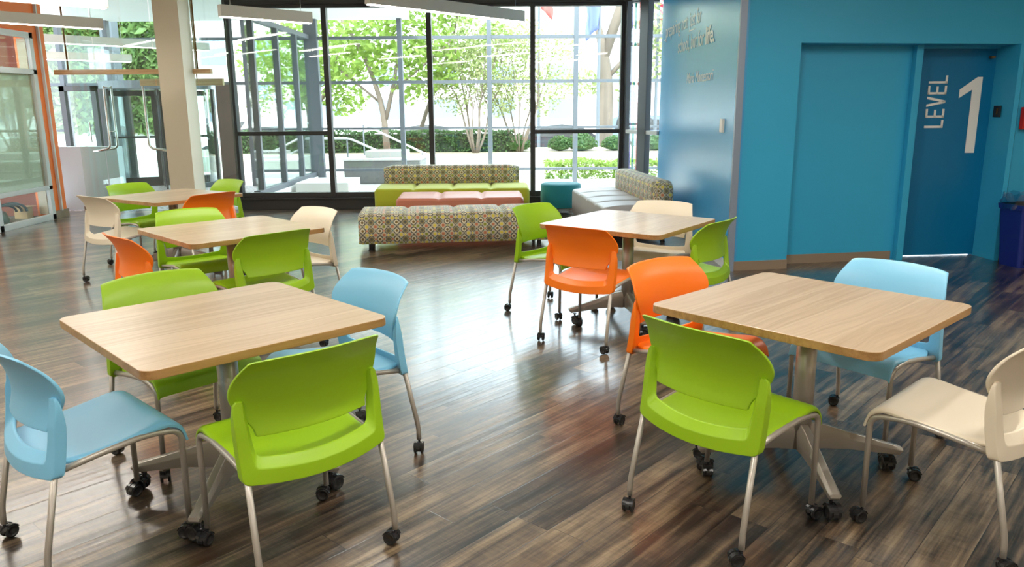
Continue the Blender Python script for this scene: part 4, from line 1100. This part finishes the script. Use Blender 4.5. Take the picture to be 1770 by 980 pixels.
# stone building across the street
t = empty('stone_building', (0, 60, -.5)); tag(t, 'pale stone building across the street with rows of dark windows', 'building')
MB().box(-16, 30, 0, 10, 0, 8.2).build('wall', M['white_stone'], t)
MB().box(-16.2, 30.2, -.6, 0, 6.9, 7.3).build('cornice', M['white_stone'], t); MB().box(-16, 30, .8, 9, 8.2, 12.5).build('upper_storey', M['white_stone'], t)
wm = mat('far_window_glass', S(108, 122, 138), .2, bump=(3, .05))
for i in range(10):
    x = -13.5 + 4.3 * i
    for z0_, z1_, ww in ((1.2, 2.6, .9), (3.6, 5.0, .9)):
        f = MB().box(x - ww - .12, x + ww + .12, -.10, -.005, z0_ - .12, z1_ + .12).build('window', M['concrete'], t)
        MB().box(x - ww, x + ww, -.13, -.10, z0_, z1_).build('pane', wm, f)
t = empty('office_building', (-30, 64, -.5)); tag(t, 'taller pale building far left across the street', 'building')
MB().box(-12, 13, 0, 10, 0, 16).build('wall', M['concrete'], t)
for i in range(6):
    for j in range(4):
        MB().box(-10 + 3.9 * i, -8 + 3.9 * i, -.05, 0, 2 + 3.4 * j, 4 + 3.4 * j).build('window', wm, t)
# flags and poles
def flag(x, y, z, h, colf, lab, rz=0, sz=(1.5, .9)):
    t = empty('flagpole', (x, y, -.6)); tag(t, lab, 'flagpole', 'flagpoles across the lawn')
    MB().lathe([(.07, 0), (.04, h)], seg=12).build('pole', M['frame2'], t)
    me = MB(); rows = []
    for i in range(11):
        u = i / 10; rows.append([(.05 + sz[0] * .33 * u + .03 * math.sin(9 * v_ + u), .10 * math.sin(u * 7 + v_ * 2), z - v_ * sz[1] * 1.6 - u * .45 + .6) for v_ in [q / 8 for q in range(9)]])
    me.grid(rows); o = me.build('flag', colf, t, smooth=True); s_ = o.modifiers.new('s', 'SOLIDIFY'); s_.thickness = .006; o.rotation_euler = (0, 0, rz)
flag(1.12, 32, 6.7, 9, mat('flag_red', S(200, 90, 84), .7, bump=(20, .1)), 'flagpole with a red flag outside the last window bay')
flag(3.10, 28.5, 5.6, 9, mat('flag_blue', S(96, 110, 176), .7, bump=(20, .1)), 'dark pole with a blue flag before the forked street tree', R(200))
fm = bpy.data.materials.new('striped_flag'); fm.use_nodes = True; n = NB(fm); xx = n.xyz(n.coord()); f_ = n.m('GREATER_THAN', n.m('FRACT', n.m('MULTIPLY', n.m('ADD', xx[2], n.m('MULTIPLY', xx[0], .6)), 4.2)), .5); n.L.new(n.mix(f_, S(214, 60, 80), S(245, 240, 240)), n.b.inputs['Base Color'])
flag(5.42, 30, 6.0, 9, fm, 'flagpole with a red and white striped flag beside the blue panel')

# ------------------------------------------------------------------ light
W = bpy.data.worlds.new('sky'); SC.world = W; W.use_nodes = True
N, L = W.node_tree.nodes, W.node_tree.links; bg = N['Background']
sk = N.new('ShaderNodeTexSky'); sk.sky_type = 'HOSEK_WILKIE'; sk.turbidity = 7; sk.sun_direction = (0.2, -.6, .77); sk.ground_albedo = .5
mx = N.new('ShaderNodeMix'); mx.data_type = 'RGBA'; mx.inputs[0].default_value = .75; L.new(sk.outputs[0], mx.inputs[6]); mx.inputs[7].default_value = (.80, .91, 1.0, 1)
L.new(mx.outputs[2], bg.inputs[0]); bg.inputs[1].default_value = 9.
sd = bpy.data.lights.new('sun', 'SUN'); sd.energy = 4.0; sd.angle = R(3); sd.color = (1, .96, .88)
so = bpy.data.objects.new('sun', sd); COL.objects.link(so); so.rotation_euler = (R(42), 0, R(-18))   # high sun behind the building

SC.view_settings.view_transform = 'Standard'; SC.view_settings.look = 'None'; SC.view_settings.gamma = 1; SC.view_settings.exposure = .30
SC.view_settings.use_curve_mapping = False
SC.cycles.max_bounces = 8; SC.cycles.transparent_max_bounces = 16; SC.cycles.use_denoising = True
SC.cycles.sample_clamp_indirect = 6
